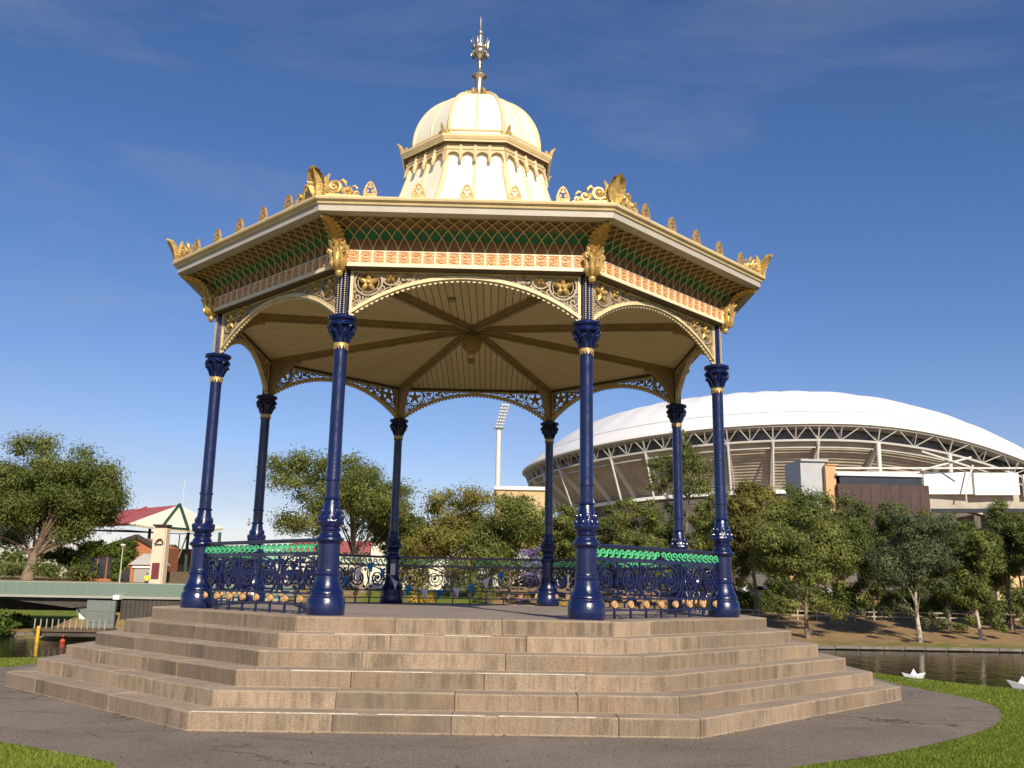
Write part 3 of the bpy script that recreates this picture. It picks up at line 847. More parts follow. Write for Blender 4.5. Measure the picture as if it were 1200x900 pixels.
# --- lantern and dome
ln = MB(); LPROF = [(2.35, 6.22), (2.0, 6.5), (1.80, 6.78), (1.66, 7.05), (1.53, 7.35), (1.43, 7.65), (1.37, 7.95), (1.36, 8.12)]
LPROF = [(r*C8*.94, z) for r, z in LPROF]
ln.octring(LPROF)
ln = ln.build('lantern', M['palecream'], band, (0, 0, P0), smooth=25)
lr = MB()
for k in range(8):
    a = rad(-112.5+45*k); lr.tube([((ap/C8)*math.cos(a), (ap/C8)*math.sin(a), z) for ap, z in LPROF], .045, 8)
    a = rad(-90+45*k); lr.tube([((ap+.005)*math.cos(a), (ap+.005)*math.sin(a), z) for ap, z in LPROF], .026, 8)
lr.build('lantern_rib', M['cream'], ln)
pm = MB()
for k in range(8):
    th = rad(45*k)
    ap = 1.335*C8; hw = ap*T8
    pts = [(-hw, 8.05), (hw, 8.05)]
    n = 48
    for i in range(n+1):
        u = hw-2*hw*i/n
        x = (u+hw)/(2*hw)*4 % 1           # four scallops, deep point between
        d = abs(x-.5)*2
        v = 7.88-.075*d**1.6-.11*max(0, (d-.72)/.28)
        pts.append((u, v))
    def mp(u, v, w, th=th, ap=ap):
        x, y = u, -(ap+w+(8.05-v)*.22); return (x*math.cos(th)-y*math.sin(th), x*math.sin(th)+y*math.cos(th), v)
    vs = [mp(u, v, 0) for u, v in pts]
    # build as strips so that the outline stays clean
    low = pts[2:]
    for i in range(n):
        (u0, v0), (u1, v1) = low[i], low[i+1]
        P = [mp(u0, v0, -.012), mp(u1, v1, -.012), mp(u1, v1, .012), mp(u0, v0, .012), mp(u0, 8.06, -.012), mp(u1, 8.06, -.012), mp(u1, 8.06, .012), mp(u0, 8.06, .012)]
        pm.hull8(P)
    for i in range(1, 4):
        u = -hw+2*hw*i/4; p = mp(u, 7.73, .02); pm.ball(p, (.035, .03, .065), 8, 5); pm.bar(mp(u, 7.74, .02), mp(u, 8.03, .02), .05, .03)
    pm.band([(-hw, 7.93), (hw, 7.93)], .022, .012, .03, mp)
pm.build('pelmet', M['pelmet'], ln, smooth=20)
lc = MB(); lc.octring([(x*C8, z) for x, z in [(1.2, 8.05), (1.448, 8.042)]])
lc.build('lantern_soffit', M['soffit_shade'], band, (0, 0, P0), smooth=0)  # dark colour stands for the shadow beneath the cornice
lc = MB(); lc.octring([(x*C8, z) for x, z in [(1.45, 8.045), (1.455, 8.075), (1.475, 8.085), (1.51, 8.125), (1.515, 8.16), (1.49, 8.175), (1.25, 8.23), (1.15, 8.25)]])
lc.build('lantern_cornice', M['cream'], band, (0, 0, P0), smooth=15)
ck = MB()
ck.tube([(0, -1.44, 8.16), (0, -1.49, 8.20), (0, -1.52, 8.27), (0, -1.58, 8.32)], [.04, .045, .034, .01], 7)
for sg in (-1, 1): ck.tube([(sg*p[0], -1.45+.25*abs(p[0]), p[1]) for p in spiral(.07, 8.215, .05, .012, PI, 1.4, 16)], .018, 6)
ck = ck.build('crocket', M['gilt'], band, (0, 0, P0))
for k in range(8): (ck if k == 0 else copy_part(ck, band)).rotation_euler = (0, 0, rad(-22.5+45*k))
DPROF = [(1.25, 8.20), (1.26, 8.42), (1.235, 8.65), (1.17, 8.89), (1.07, 9.11), (.93, 9.32), (.75, 9.50), (.54, 9.64), (.30, 9.74), (.13, 9.79)]
DPROF = [(r, 8.20+(z-8.20)*.86) for r, z in DPROF]
# smooth the profile
def smoothprof(P, n):
    out = []
    for i in range(len(P)-1):
        p0, p1, p2, p3 = P[max(i-1, 0)], P[i], P[i+1], P[min(i+2, len(P)-1)]
        for j in range(n):
            t = j/n
            out.append(tuple(.5*((2*p1[q])+(-p0[q]+p2[q])*t+(2*p0[q]-5*p1[q]+4*p2[q]-p3[q])*t*t+(-p0[q]+3*p1[q]-3*p2[q]+p3[q])*t**3) for q in (0, 1)))
    return out+[P[-1]]
DP = smoothprof(DPROF, 3)
dm = MB(); dm.octring([(r*C8, z) for r, z in DP])
dm = dm.build('dome', M['palecream'], band, (0, 0, P0), smooth=25)
dr = MB()
for k in range(8):
    a = rad(-112.5+45*k); dr.tube([(r*math.cos(a), r*math.sin(a), z) for r, z in DP], .034, 8)
    a = rad(-90+45*k); dr.tube([((r*C8+.002)*math.cos(a), (r*C8+.002)*math.sin(a), z) for r, z in DP], .016, 6)
dr.octring([(1.27*C8, 8.33), (1.28*C8, 8.35), (1.27*C8, 8.37)])
dr.build('dome_rib', M['cream'], dm)
fn = MB()
fn.lathe([(.15, 9.45), (.14, 9.56), (.10, 9.66), (.078, 9.82), (.075, 9.93), (.085, 10.03), (.15, 10.08), (.155, 10.10), (.13, 10.115), (.06, 10.13), (.05, 10.16), (.062, 10.19), (.04, 10.22), (.032, 10.30), (.035, 10.33), (.06, 10.35), (.06, 10.37), (.032, 10.39), (.03, 10.45), (.05, 10.48), (.11, 10.52), (.14, 10.57), (.145, 10.62), (.125, 10.66), (.11, 10.70), (.04, 10.72), (.032, 10.78), (.03, 10.98), (.05, 11.0), (.062, 11.03), (.055, 11.06), (.03, 11.08), (.022, 11.1), (.014, 11.3), (.004, 11.40)], 20)
fn = fn.build('finial', M['silver'], band, (0, 0, P0))
cw = MB()
for k in range(10):
    a = 2*PI*k/10; c, s_ = math.cos(a), math.sin(a)
    cw.tube([(.10*c, .10*s_, 10.62), (.15*c, .15*s_, 10.72), (.155*c, .155*s_, 10.80), (.175*c, .175*s_, 10.86), (.16*c, .16*s_, 10.90)], [.012, .024, .018, .016, .006], 6)
    cw.tube([(.14*c, .14*s_, 10.60), (.165*c, .165*s_, 10.545), (.15*c, .15*s_, 10.50), (.13*c, .13*s_, 10.52)], [.022, .024, .018, .008], 6)
cw.lathe([(.135, 10.67), (.15, 10.68), (.15, 10.72), (.135, 10.73)], 20, cap=False)
cw.build('crown', M['silver'], fn)
fs_ = MB()
for k in range(8):
    a = rad(-112.5+45*k)
    R_ = lambda p: (p[0]*math.cos(a), p[0]*math.sin(a), p[1])
    fs_.tube([R_(p) for p in spiral(.22, 9.64, .095, .02, PI*1.1, 1.5, 20, -1)], [.03-.012*i/20 for i in range(21)], 6)
    fs_.tube([R_(p) for p in spiral(.37, 9.54, .05, .012, PI*.9, 1.3, 14, -1)], .017, 6)
    fs_.ball(R_((.47, 9.50)), .025, 8, 5)
fs_.build('base_scroll', M['gilt'], fn)

# --- balustrade panels on seven sides
RH = CR*math.sin(PI/8)-.14
def balustrade():
    r = MB()
    r.band([(-RH, .965), (RH, .965)], .03, -.045, .045, smap); r.band([(-RH, .942), (RH, .942)], .02, -.03, .03, smap)
    r.band([(-RH, .79), (RH, .79)], .028, -.022, .022, smap); r.band([(-RH, .765), (RH, .765)], .016, -.015, .015, smap)
    r.band([(-RH, .262), (RH, .262)], .024, -.02, .02, smap); r.band([(-RH, .112), (RH, .112)], .022, -.018, .018, smap)
    o = r.build('balustrade', M['navy'], band, (0, 0, P0), smooth=0)
    g = MB()       # green running-wave band, turning over at the middle
    n = 11; wv = RH/n
    for sg in (-1, 1):
        for i in range(n):
            cu = sg*wv*(i+.5)
            pts = [(cu+sg*(wv*.9), .808), (cu+sg*wv*.45, .83), (cu+sg*wv*.35, .88)]+[(cu+sg*p[0], .876+p[1]) for p in spiral(0, 0, .046, .016, .25, .80, 16)]
            g.band(pts, [.024]*3+[.022-.008*i/16 for i in range(17)], -.014, .014, smap)
    g.build('wave_band', M['brightgreen'], o, smooth=30)
    s_ = MB()      # big scrolls
    w_ = .022
    def bar(pts, ww=w_, d=.013, closed=False): s_.band(pts, ww, -d, d, smap, closed)
    R_ = .205; n = 6; pitch = 2*RH/n
    for i in range(n):
        cu = -RH+pitch*(i+.5); sg = -1 if i % 2 else 1; cv = .515
        bar([(cu+p[0], cv+p[1]) for p in spiral(0, 0, R_, .03, PI/2, 2.3, 46, sg)], [.026-.008*j/46 for j in range(47)], .015)
        bar([(cu+sg*R_*.0, cv+R_), (cu+sg*.12, cv+R_+.03), (cu+sg*pitch*.5, cv+R_+.028)], .02)
        bar([(cu-sg*R_, cv), (cu-sg*(R_+.02), cv-.14), (cu-sg*.12, cv-R_-.03), (cu+sg*.03, cv-R_-.032)], .02)
        s_.ball(smap(cu, cv, 0), (.034, .03, .034), 8, 5)
        for (a, r0, tr) in ((PI*.25, .06, 1.2), (PI*.75, .06, 1.2), (PI*1.25, .06, 1.2), (PI*1.75, .06, 1.2)):
            eu, ev = cu+(R_+.045)*math.cos(a), cv+(R_+.045)*math.sin(a)
            bar([(eu+p[0]*.62, ev+p[1]*.62) for p in spiral(0, 0, r0, .012, a+PI, tr, 16, sg)], .014)
        for k in range(5):   # leaves off the spiral
            a = PI/2+sg*(.6+k*1.15); r0 = R_-.02*k
            bar([(cu+r0*.82*math.cos(a), cv+r0*.82*math.sin(a)), (cu+r0*.62*math.cos(a+.25*sg), cv+r0*.62*math.sin(a+.25*sg))], [.03, .006], .012)
    for i in range(n+1):
        u = -RH+pitch*i
        bar([(u, .27), (u+.02, .36), (u-.02, .46), (u+.02, .58), (u, .76)], .018)
    s_.build('scroll_panel', M['navy'], o, smooth=30)
    for i in range(9):
        q = MB()
        u = -RH+.09+(2*RH-.18)*i/8; q.band([(u, .0), (u, .10)], .026, -.013, .013, smap); q.band([(u, .10), (u, .265)], .018, -.009, .009, smap)
        q.build('leg', M['navy'], o, smooth=0)
    for i in range(9):
        u = -RH+.09+(2*RH-.18)*i/8
        k = MB()
        mtx = Matrix.Rotation(PI/2, 3, 'X')
        k.lathe([(.0, -.030), (.014, -.030), (.018, -.020), (.034, -.020), (.040, -.026), (.050, -.022), (.053, -.010), (.053, .010), (.050, .022), (.040, .026), (.034, .020), (.018, .020), (.014, .030), (0, .030)], 18, smap(u, .187, 0), mtx, cap=False)
        k.build('gilt_boss', M['brass_ball'], o)
    return o
bl = balustrade()
for k in range(2, 8): copy_part(bl, band, (0, 0, P0), rad(45*k))
bl.rotation_euler = (0, 0, rad(45))
dv = MB(); dv.box((-1.66, 3.93, P0+.70), (.10, .06, .24)); dv.build('switch_box', M['white_device'], band, smooth=0)

# ------------------------------------------------------------------ setting: ground, path, lake
HZ = CAM.z
def interp(x, P):
    for i in range(len(P)-1):
        if x <= P[i+1][0]:
            t = (x-P[i][0])/(P[i+1][0]-P[i][0]); t = min(1, max(0, t)); return P[i][1]+(P[i+1][1]-P[i][1])*t
    return P[-1][1]
WATER = -3.3
NEAR = [(-400, 24), (-60, 20), (-9, 19.2), (-8, 19.8), (-6, 21), (0, 27), (6, 22), (7.6, 19.4), (8.7, 17.0), (11, 13.6), (18, 7.5), (60, 0), (400, -10)]
FAR = [(0, -9), (79.4, -4.2), (79.5, -3.05), (84, -2.68), (95, -1.25), (106, .42), (120, .5), (200, .9), (6000, 1.5)]
def ground_z(x, y):
    d = y-CAM.y; n = interp(x, NEAR)
    zn = 0 if d < n-1.4 else (-.06*(d-n+1.4)**2 if d < n else -.12-.35*(d-n))
    zn = max(zn, -6)
    lift = .6*min(1, max(0, (d-90)/7))*min(1, max(0, (-x-13)/6))
    zf = interp(d, FAR)+lift
    # grassy mound in front of the bridge abutment
    if 60 < d < 100 and -48 < x < -10:
        e = math.exp(-((d-84)/7.)**4-((x+27)/8.)**4); zf = max(zf, -3.6+3.1*e) if d > 72 else zf
    return max(zn, zf) if d > 45 else zn
def axis(lim, fine, step):
    """grid lines that widen away from the place"""
    out = [0]; d = step
    while out[-1] < lim:
        out.append(out[-1]+d)
        if out[-1] > fine: d *= 1.18
    return out
xs = sorted(set([-v for v in axis(1500, 60, 1.2)]+axis(1500, 60, 1.2)))
ys = sorted(set([-v+0. for v in axis(300, 30, 1.0)]+[v for v in np.arange(1, 112, .9)]+[112+v for v in axis(2500, 4, 4)]))
nx, ny = len(xs), len(ys)
V = [(x, y, ground_z(x, y)) for y in ys for x in xs]
F_ = [(j*nx+i, j*nx+i+1, (j+1)*nx+i+1, (j+1)*nx+i) for j in range(ny-1) for i in range(nx-1)]
me = bpy.data.meshes.new('ground'); me.from_pydata(V, [], F_); me.materials.append(M['ground'])
me.polygons.foreach_set('use_smooth', [True]*len(F_))
at_ = me.attributes.new('dry', 'FLOAT', 'POINT')
def dry(x, y):
    d = y-CAM.y
    if d < 70: return .0
    if d < 82.5: return .55
    return .95 if x > 0 else (.62 if x < -12 and d > 93 else .25)
at_.data.foreach_set('value', [dry(v[0], v[1]) for v in V])
tag(link('ground', me), kind='structure')
w = MB(); w.add([(-900, -40, WATER), (900, -40, WATER), (900, 64.5, WATER), (-900, 64.5, WATER)], [(0, 1, 2, 3)])
tag(w.build('water', M['water'], smooth=0), kind='structure')
# paved apron round the steps, leaving the picture on the left and at the front
def catmull(P, n=8, closed=True):
    out = []; k = len(P)
    for i in range(k if closed else k-1):
        p = [P[(i+q) % k] if closed else P[min(max(i+q, 0), k-1)] for q in (-1, 0, 1, 2)]
        for j in range(n):
            t = j/n
            out.append(tuple(.5*(2*p[1][q]+(p[2][q]-p[0][q])*t+(2*p[0][q]-5*p[1][q]+4*p[2][q]-p[3][q])*t*t+(3*p[1][q]-p[0][q]-3*p[2][q]+p[3][q])*t**3) for q in (0, 1)))
    return out
APRON = catmull([(7.62, 2.8), (7.32, .4), (7.36, -1.09), (7.5, -2.22), (7.38, -3.21), (6.98, -4.1), (6.4, -5.04), (5.6, -5.92), (4.29, -7.06), (3.22, -7.77), (1.6, -8.9), (.3, -10.6), (-.4, -13), (-.8, -17), (-.9, -24),
                 (-3.4, -24), (-3.3, -17), (-2.9, -12), (-2.6, -9.2), (-2.66, -8.24), (-3.01, -7.88), (-3.57, -7.51), (-4.15, -7.14), (-5.6, -6.4), (-8, -5.3), (-14, -3.6), (-30, -1.5), (-30, .6), (-14, -.6), (-8.6, -.1), (-7.79, .13), (-7.6, 1.0), (-7.66, 2.11), (-7.4, 3.6), (-6, 5.4), (-3, 7.2), (0, 7.7), (3, 7.2), (6, 5.3)], 6)
p = MB(); p.add([(x, y, .008) for x, y in APRON], [tuple(range(len(APRON)))])
tag(p.build('path', M['asphalt'], smooth=0), kind='structure')

def inside(X, Y, poly):
    c = np.zeros(X.shape, bool); k = len(poly)
    for i in range(k):
        x0, y0 = poly[i]; x1, y1 = poly[(i+1) % k]
        if y0 == y1: continue
        h = ((y0 > Y) != (y1 > Y)) & (X < (x1-x0)*(Y-y0)/(y1-y0)+x0); c ^= h
    return c
def blades():
    r = np.random.default_rng(5)
    X = []; Y = []
    for (x0, x1, y0, y1, den) in ((2.6, 9, -10.5, -6.2, 3600), (5, 10.5, -6.2, -3, 2300), (6, 12, -3, 3.8, 1150), (12, 17, -3, 3, 250), (9, 13, -9, -3, 500), (-6.2, -2.4, -9.4, -6.8, 2600), (-10, -6.2, -9, -6, 700), (-12.5, -6.8, -.5, 5, 800)):
        n = int((x1-x0)*(y1-y0)*den); X.append(r.uniform(x0, x1, n)); Y.append(r.uniform(y0, y1, n))
    X = np.concatenate(X); Y = np.concatenate(Y)
    k = ~inside(X, Y, APRON)
    X = X[k]; Y = Y[k]
    Z = np.array([ground_z(a, b) for a, b in zip(X, Y)])
    k = Z > -1.0; X, Y, Z = X[k], Y[k], Z[k]
    n = len(X)
    # clumpy height and colour
    cl = .6*np.sin(X*2.1+np.sin(Y*1.7)*1.3)*np.sin(Y*2.6+np.sin(X*1.2))+.6*np.sin(X*.7+2*np.sin(Y*.5))*np.sin(Y*.9+1.5*np.sin(X*.4))+.3*np.sin(X*7+np.sin(Y*5)*2)*np.sin(Y*6)
    h = .017+.018*r.random(n)+.004*cl
    a = r.uniform(0, 2*PI, n); w_ = .0035+.0030*r.random(n); w_ = w_*np.where(Y > -3, 1.5, 1.0)
    lean = r.uniform(.1, .75, n)*h; la = r.uniform(0, 2*PI, n)
    P = np.zeros((n, 3, 3))
    P[:, 0] = np.stack([X-w_*np.cos(a), Y-w_*np.sin(a), Z], 1); P[:, 1] = np.stack([X+w_*np.cos(a), Y+w_*np.sin(a), Z], 1)
    P[:, 2] = np.stack([X+lean*np.cos(la), Y+lean*np.sin(la), Z+h], 1)
    me = fastmesh('lawn_grass', P.reshape(-1, 3), 3, M['grass'], np.clip(.38+.22*cl+r.normal(0, .18, n), 0, 1.1))
    tag(link('lawn_grass', me), kind='stuff')
def fastmesh(name, P, k, m, tint):
    n = len(P)//k
    me = bpy.data.meshes.new(name)
    me.vertices.add(len(P)); me.vertices.foreach_set('co', P.astype(np.float32).ravel())
    me.loops.add(len(P)); me.loops.foreach_set('vertex_index', np.arange(len(P), dtype=np.int32))
    me.polygons.add(n); me.polygons.foreach_set('loop_start', np.arange(0, len(P), k, dtype=np.int32))
    me.update(calc_edges=True)
    a = me.attributes.new('tint', 'FLOAT', 'FACE'); a.data.foreach_set('value', tint.astype(np.float32))
    me.materials.append(m)
    return me
blades()

# ------------------------------------------------------------------ trees
def leaves(name, C, Rc, n_per, size, m, rng, droop=.3, out=1.25, squash=.72):
    """leaf-sized faces scattered through clumps; C centres, Rc radii"""
    k = len(C)
    per = np.maximum(20, (n_per*(Rc/Rc.mean())**2).astype(int))
    idx = np.repeat(np.arange(k), per); n = len(idx)
    d = rng.normal(size=(n, 3)); d /= np.linalg.norm(d, axis=1)[:, None]
    r = np.minimum(1.25, np.abs(rng.normal(0, .58, n))**.62)
    off = d*r[:, None]*Rc[idx][:, None]; off[:, 2] *= squash
    off[:, 2] -= droop*Rc[idx]*(rng.random(n)**2)*.6
    pos = C[idx]+off
    nr = d*out+rng.normal(size=(n, 3))*.50; nr[:, 2] += .25; nr /= np.linalg.norm(nr, axis=1)[:, None]
    t = rng.normal(size=(n, 3)); t[:, 2] -= droop*1.5
    t -= nr*(t*nr).sum(1)[:, None]; t /= np.linalg.norm(t, axis=1)[:, None]
    b = np.cross(nr, t); s = size*(.5+.9*rng.random(n))
    L = t*s[:, None]; W = b*(s*.42)[:, None]
    P = np.stack([pos-L, pos+W-L*.1, pos+L, pos-W-L*.1], 1).reshape(-1, 3)
    ct = rng.normal(.40, .21, k)
    tint = np.clip(ct[idx]+rng.normal(0, .13, n), 0, 1.2)
    return fastmesh(name, P, 4, m, tint)

def tree(name, label, cat, loc, H, rx, zb, seed, leaf='leaf', bark='bark', ncl=56, nleaf=190, rc=.20, lobes=5, lean=0., trunk_r=None, size=.145, ry=None, group=None, stems=1, open_=.15, low=0.):
    """H total height, rx crown half-width, zb height of the crown's underside"""
    rng = np.random.default_rng(seed)
    root = thing(name, label, cat, loc, 0, group)
    ry = ry or rx*.9
    trunk_r = trunk_r or H*.016
    cz = (H+zb)/2; hz = (H-zb)/2
    # a few big lobes give an uneven outline
    lob = []
    for i in range(lobes):
        a = 2*PI*i/lobes+rng.uniform(-.5, .5); q = rng.uniform(.35, .62)
        lob.append((rx*q*math.cos(a), ry*q*math.sin(a), cz+hz*rng.uniform(-.55, .45), rng.uniform(.32, .50)))
    lob.append((rng.uniform(-.2, .2)*rx, 0, cz+hz*.42, .58)); lob.append((rng.uniform(-.3, .3)*rx, 0, cz-.1*hz, .55))
    C = []; Rc = []; ncl = int(ncl*1.65); nleaf = int(nleaf*2.1); rc *= 1.08
    if rc < .18: rc *= 1.2
    while len(C) < ncl:
        l = lob[rng.integers(len(lob))]
        d = rng.normal(size=3); d /= np.linalg.norm(d); q = rng.uniform(.25, 1.0)**.6
        p = np.array([l[0]+d[0]*rx*l[3]*q, l[1]+d[1]*ry*l[3]*q, l[2]+d[2]*hz*l[3]*1.05*q])
        if p[2] < zb*.85 or p[2] > H*.985: continue
        if rng.random() < open_ and d[2] < 0: continue
        C.append(p); Rc.append(rc*rx*rng.uniform(.65, 1.35))
    for i in range(int(low)):    # hanging clumps near the foot
        a = rng.uniform(0, 2*PI); C.append(np.array([rx*.6*math.cos(a), ry*.6*math.sin(a), zb*rng.uniform(.45, .95)])); Rc.append(rc*rx*rng.uniform(.5, .9))
    C = np.array(C); Rc = np.array(Rc)
    C[:, 0] += lean*(C[:, 2]/H)
    tk = MB()
    forks = []
    for s in range(stems):
        sx = (s-(stems-1)/2)*trunk_r*1.6
        a = rng.uniform(0, 2*PI); wob = H*.035
        tilt = (0 if stems == 1 else (s-(stems-1)/2)*rx*.35)
        pts = []
        top = zb+(H-zb)*.62
        for i in range(9):
            t = i/8
            pts.append(Vector((sx+tilt*t+lean*t*top/H+wob*math.sin(t*4.2+a)*t, wob*math.cos(t*3.6+a)*t, top*t-.25*(1-t))))
        rr = [trunk_r*(1.35-.35*min(1, i/1.5))*(1-.78*i/8) for i in range(9)]
        tk.tube(pts, rr, 9); forks.append((pts, rr))
    order = [q for q in rng.permutation(ncl) if C[q][2] > zb*.9]
    for q, ci in enumerate(order[:min(34, int(ncl*.4))]):
        e = Vector(C[ci]); pts, rr = forks[q % stems]
        hd = math.hypot(e.x-pts[4].x, e.y-pts[4].y); zs = max(.18*H, e.z-hd*rng.uniform(.9, 1.5))
        j = min(range(2, 9), key=lambda k: abs(pts[k].z-zs))
        s0 = pts[j]; r0 = rr[j]*.42
        if e.z < s0.z: continue
        mid = s0.lerp(e, .5)+Vector(rng.normal(0, .05*rx, 3))+Vector((0, 0, .03*H))
        q1 = s0.lerp(mid, .5)+Vector((0, 0, .02*H)); q2 = mid.lerp(e, .5)+Vector((0, 0, .02*H))
        tk.tube([s0, q1, mid, q2, e], [r0, r0*.8, r0*.6, r0*.4, r0*.15], 5)
    tk.build('trunk', M[bark], root, smooth=60)
    link('crown', leaves('crown', C, Rc, nleaf, size, M[leaf], rng), root)
    return root

def base(px, D, dz=0.):
    p = at(px, 690, D); return (p.x, p.y, ground_z(p.x, p.y)+dz)
def top_h(px, py, D, b): return at(px, py, D).z-b[2]
def put_tree(label, px, top, D, half, zb_frac=.3, seed=1, name='gum_tree', cat='tree', group=None, base_px=None, **kw):
    b = base(base_px if base_px is not None else px, D)
    H = top_h(px, top, D, b); rx = half*(D/CF)*(1.28 if group in (CB, RB) and half < 70 else 1)
    zb_frac *= (.8 if group in (CB, RB) and half < 70 else 1)
    lean = (px-base_px)*(D/CF) if base_px is not None else 0
    return tree(name, label, cat, b, H, rx, H*zb_frac, seed, group=group, lean=lean, **kw)
LB = 'trees on the far bank left of the bandstand'; CB = 'trees seen through the bandstand'; RB = 'trees along the far bank right of the bandstand'
put_tree('big spreading gum tree with pale forked limbs, leftmost tree beside the red-roofed grandstand', 62, 513, 112, 100, .10, 3, low=22, ncl=150, nleaf=250, rc=.145, lobes=7, group=LB, base_px=30, trunk_r=.62, open_=.45, size=.165)
put_tree('dark leafy tree half cut off by the left picture edge, behind the biggest gum', -22, 560, 126, 60, .12, 4, group=LB, leaf='leafdark', ncl=60)
put_tree('low dark tree filling the gap under the biggest gum tree', 78, 632, 128, 30, .05, 5, group=LB, leaf='leafdark', ncl=36, nleaf=150)
put_tree('broad gum tree with bare pale limb low on its left, seen between the left columns', 392, 531, 106, 94, .26, 9, ncl=100, nleaf=220, rc=.15, lobes=8, group=CB, base_px=425, open_=.4, trunk_r=.34)
put_tree('narrow gum tree just behind the rear left column', 470, 592, 112, 34, .25, 10, group=CB, leaf='leafdark')
put_tree('dense round-topped olive tree in the middle of the rear opening', 530, 565, 104, 58, .10, 12, leaf='leafolive', group=CB, ncl=70, nleaf=220, low=6)
put_tree('dense olive tree left of the rear right column, below the cream building', 596, 574, 102, 54, .08, 14, group=CB, ncl=64, nleaf=220, low=6)
put_tree('small tree with purple blossom beside the rear right column', 631, 634, 96, 17, .25, 16, name='jacaranda_tree', leaf='leafpurple', ncl=18, nleaf=90, rc=.3, group=CB)
put_tree('rounded tree just right of the rear right column', 664, 588, 101, 34, .12, 18, group=CB, ncl=44)
put_tree('brownish-green tree behind the front right column, below the stadium rim', 712, 582, 103, 34, .12, 20, group=CB, ncl=46, leaf='leafdark')
put_tree('rounded tree between the front right column and the rear right-hand column', 752, 578, 99, 34, .10, 22, group=CB, ncl=46)
put_tree('tall sparse tree rising in front of the stadium rakers', 806, 500, 112, 40, .42, 24, group=CB, ncl=30, nleaf=120, rc=.20, open_=.4, leaf='leafdark')
put_tree('leafy tree behind the right-hand column', 838, 556, 100, 36, .10, 26, group=CB, ncl=52, low=6)
put_tree('tall full tree first right of the right-hand column', 886, 556, 95, 38, .12, 28, leaf='leafolive', group=RB, ncl=60, nleaf=210, low=6)
put_tree('thin-topped tree showing against the stadium seating tiers', 925, 538, 114, 44, .35, 30, group=RB, ncl=34, nleaf=110, rc=.2, leaf='leafdark')
put_tree('wide gum tree with a slim pale trunk standing on the bank nearest the steps', 940, 571, 84, 54, .34, 32, group=RB, ncl=74, nleaf=210, base_px=944, low=12, trunk_r=.19)
put_tree('dark tree in front of the maroon building', 1010, 578, 97, 36, .14, 34, group=RB, ncl=52, leaf='leafdark', low=4)
put_tree('gum tree with a bright white trunk on the bank behind the paper boats', 1066, 592, 83, 48, .34, 36, leaf='leafgrey', size=.12, group=RB, ncl=74, nleaf=200, bark='palebark', base_px=1075, low=12, trunk_r=.21)
put_tree('bushy tree right of the white-trunked gum', 1108, 598, 90, 28, .2, 38, leaf='leafgrey', group=RB, ncl=44)
put_tree('leaning gum with hanging branches near the right end of the bank', 1140, 604, 85, 34, .22, 40, group=RB, ncl=52, base_px=1145, bark='palebark', low=10, trunk_r=.16)
put_tree('full tree reaching the right picture edge', 1182, 588, 90, 36, .22, 42, group=RB, ncl=56, leaf='leafdark', low=8)
put_tree('tree mostly cut off by the right picture edge', 1226, 596, 86, 32, .2, 44, group=RB, ncl=46, low=6)
put_tree('dark tree behind the white-trunked gum, its top below the white wall panels', 1052, 585, 110, 30, .1, 46, group=RB, ncl=40, leaf='leafdark')
put_tree('dark tree behind the wide pale-trunked gum', 968, 590, 106, 34, .1, 48, group=RB, ncl=44, leaf='leafdark')
put_tree('dark tree standing behind the leaning gum', 1150, 612, 108, 34, .1, 50, group=RB, ncl=40, leaf='leafdark')
for px_, tp_, D_, hf_, sd_, lb_ in ((684, 592, 113, 30, 70, 'tree filling the gap left of the front right column, behind the others'), (735, 588, 114, 32, 71, 'tree at the back, just right of the front right column'), (782, 584, 113, 32, 72, 'back-row tree left of the rear right-hand column'),
        (862, 574, 112, 36, 73, 'back-row tree between the right-hand column and the tall full tree'), (912, 574, 110, 34, 74, 'back-row tree right of the tall full tree'), (985, 588, 112, 30, 75, 'back-row tree below the apricot pier'), (1036, 584, 113, 30, 76, 'back-row tree below the dark glass storey'),
        (1090, 596, 112, 32, 77, 'back-row tree below the left end of the white wall panels'), (1128, 602, 111, 30, 78, 'back-row tree below the white bracing'), (1196, 606, 111, 34, 79, 'back-row tree nearest the right picture edge')):
    put_tree(lb_, px_, tp_, D_, hf_, .06, sd_, group=RB if px_ > 800 else CB, ncl=44, nleaf=170, leaf=('leafdark', 'leafgrey', 'leafolive')[sd_ % 3])
put_tree('distant round tree behind the tiled-roof house', 204, 640, 190, 22, .1, 52, group=LB, ncl=26, nleaf=120, leaf='leafdark', size=.35)

def shrub(label, px, D, w, h, seed, leaf='leafdark', name='shrub', group=None, dz=0., n=150):
    rng = np.random.default_rng(seed); b = base(px, D, dz)
    root = thing(name, label, 'shrub', b, 0, group)
    k = 14; rx = w*D/CF/2; hz = h*D/CF
    C = np.stack([rng.uniform(-rx, rx, k)*.75, rng.uniform(-rx, rx, k)*.6, hz*(.15+.62*rng.random(k))], 1); Rc = rng.uniform(.22, .38, k)*max(hz, rx)
    st = MB()
    for i in range(7): st.tube([(C[i][0]*.2, C[i][1]*.2, -.1), (C[i][0]*.6, C[i][1]*.6, C[i][2]*.6), tuple(C[i])], [.06, .045, .015], 5)
    st.build('stem', M['bark'], root)
    link('foliage', leaves('foliage', C, Rc, n, .17, M[leaf], rng), root)
    return root
SG = 'dark shrubs under the bank trees'
SL = ['dark shrub below the cars, nearest the steps', 'dark shrub left of the slim pale trunk', 'dark shrub just right of the slim pale trunk', 'dark shrub between the slim pale trunk and the orange pillar', 'dark shrub below the orange pillar', 'dark shrub below the maroon building', 'dark shrub left of the bright white trunk',
      'dark shrub just right of the bright white trunk', 'dark shrub below the buff wall', 'dark shrub by the leaning gum', 'dark shrub right of the leaning gum', 'dark shrub at the right picture edge']
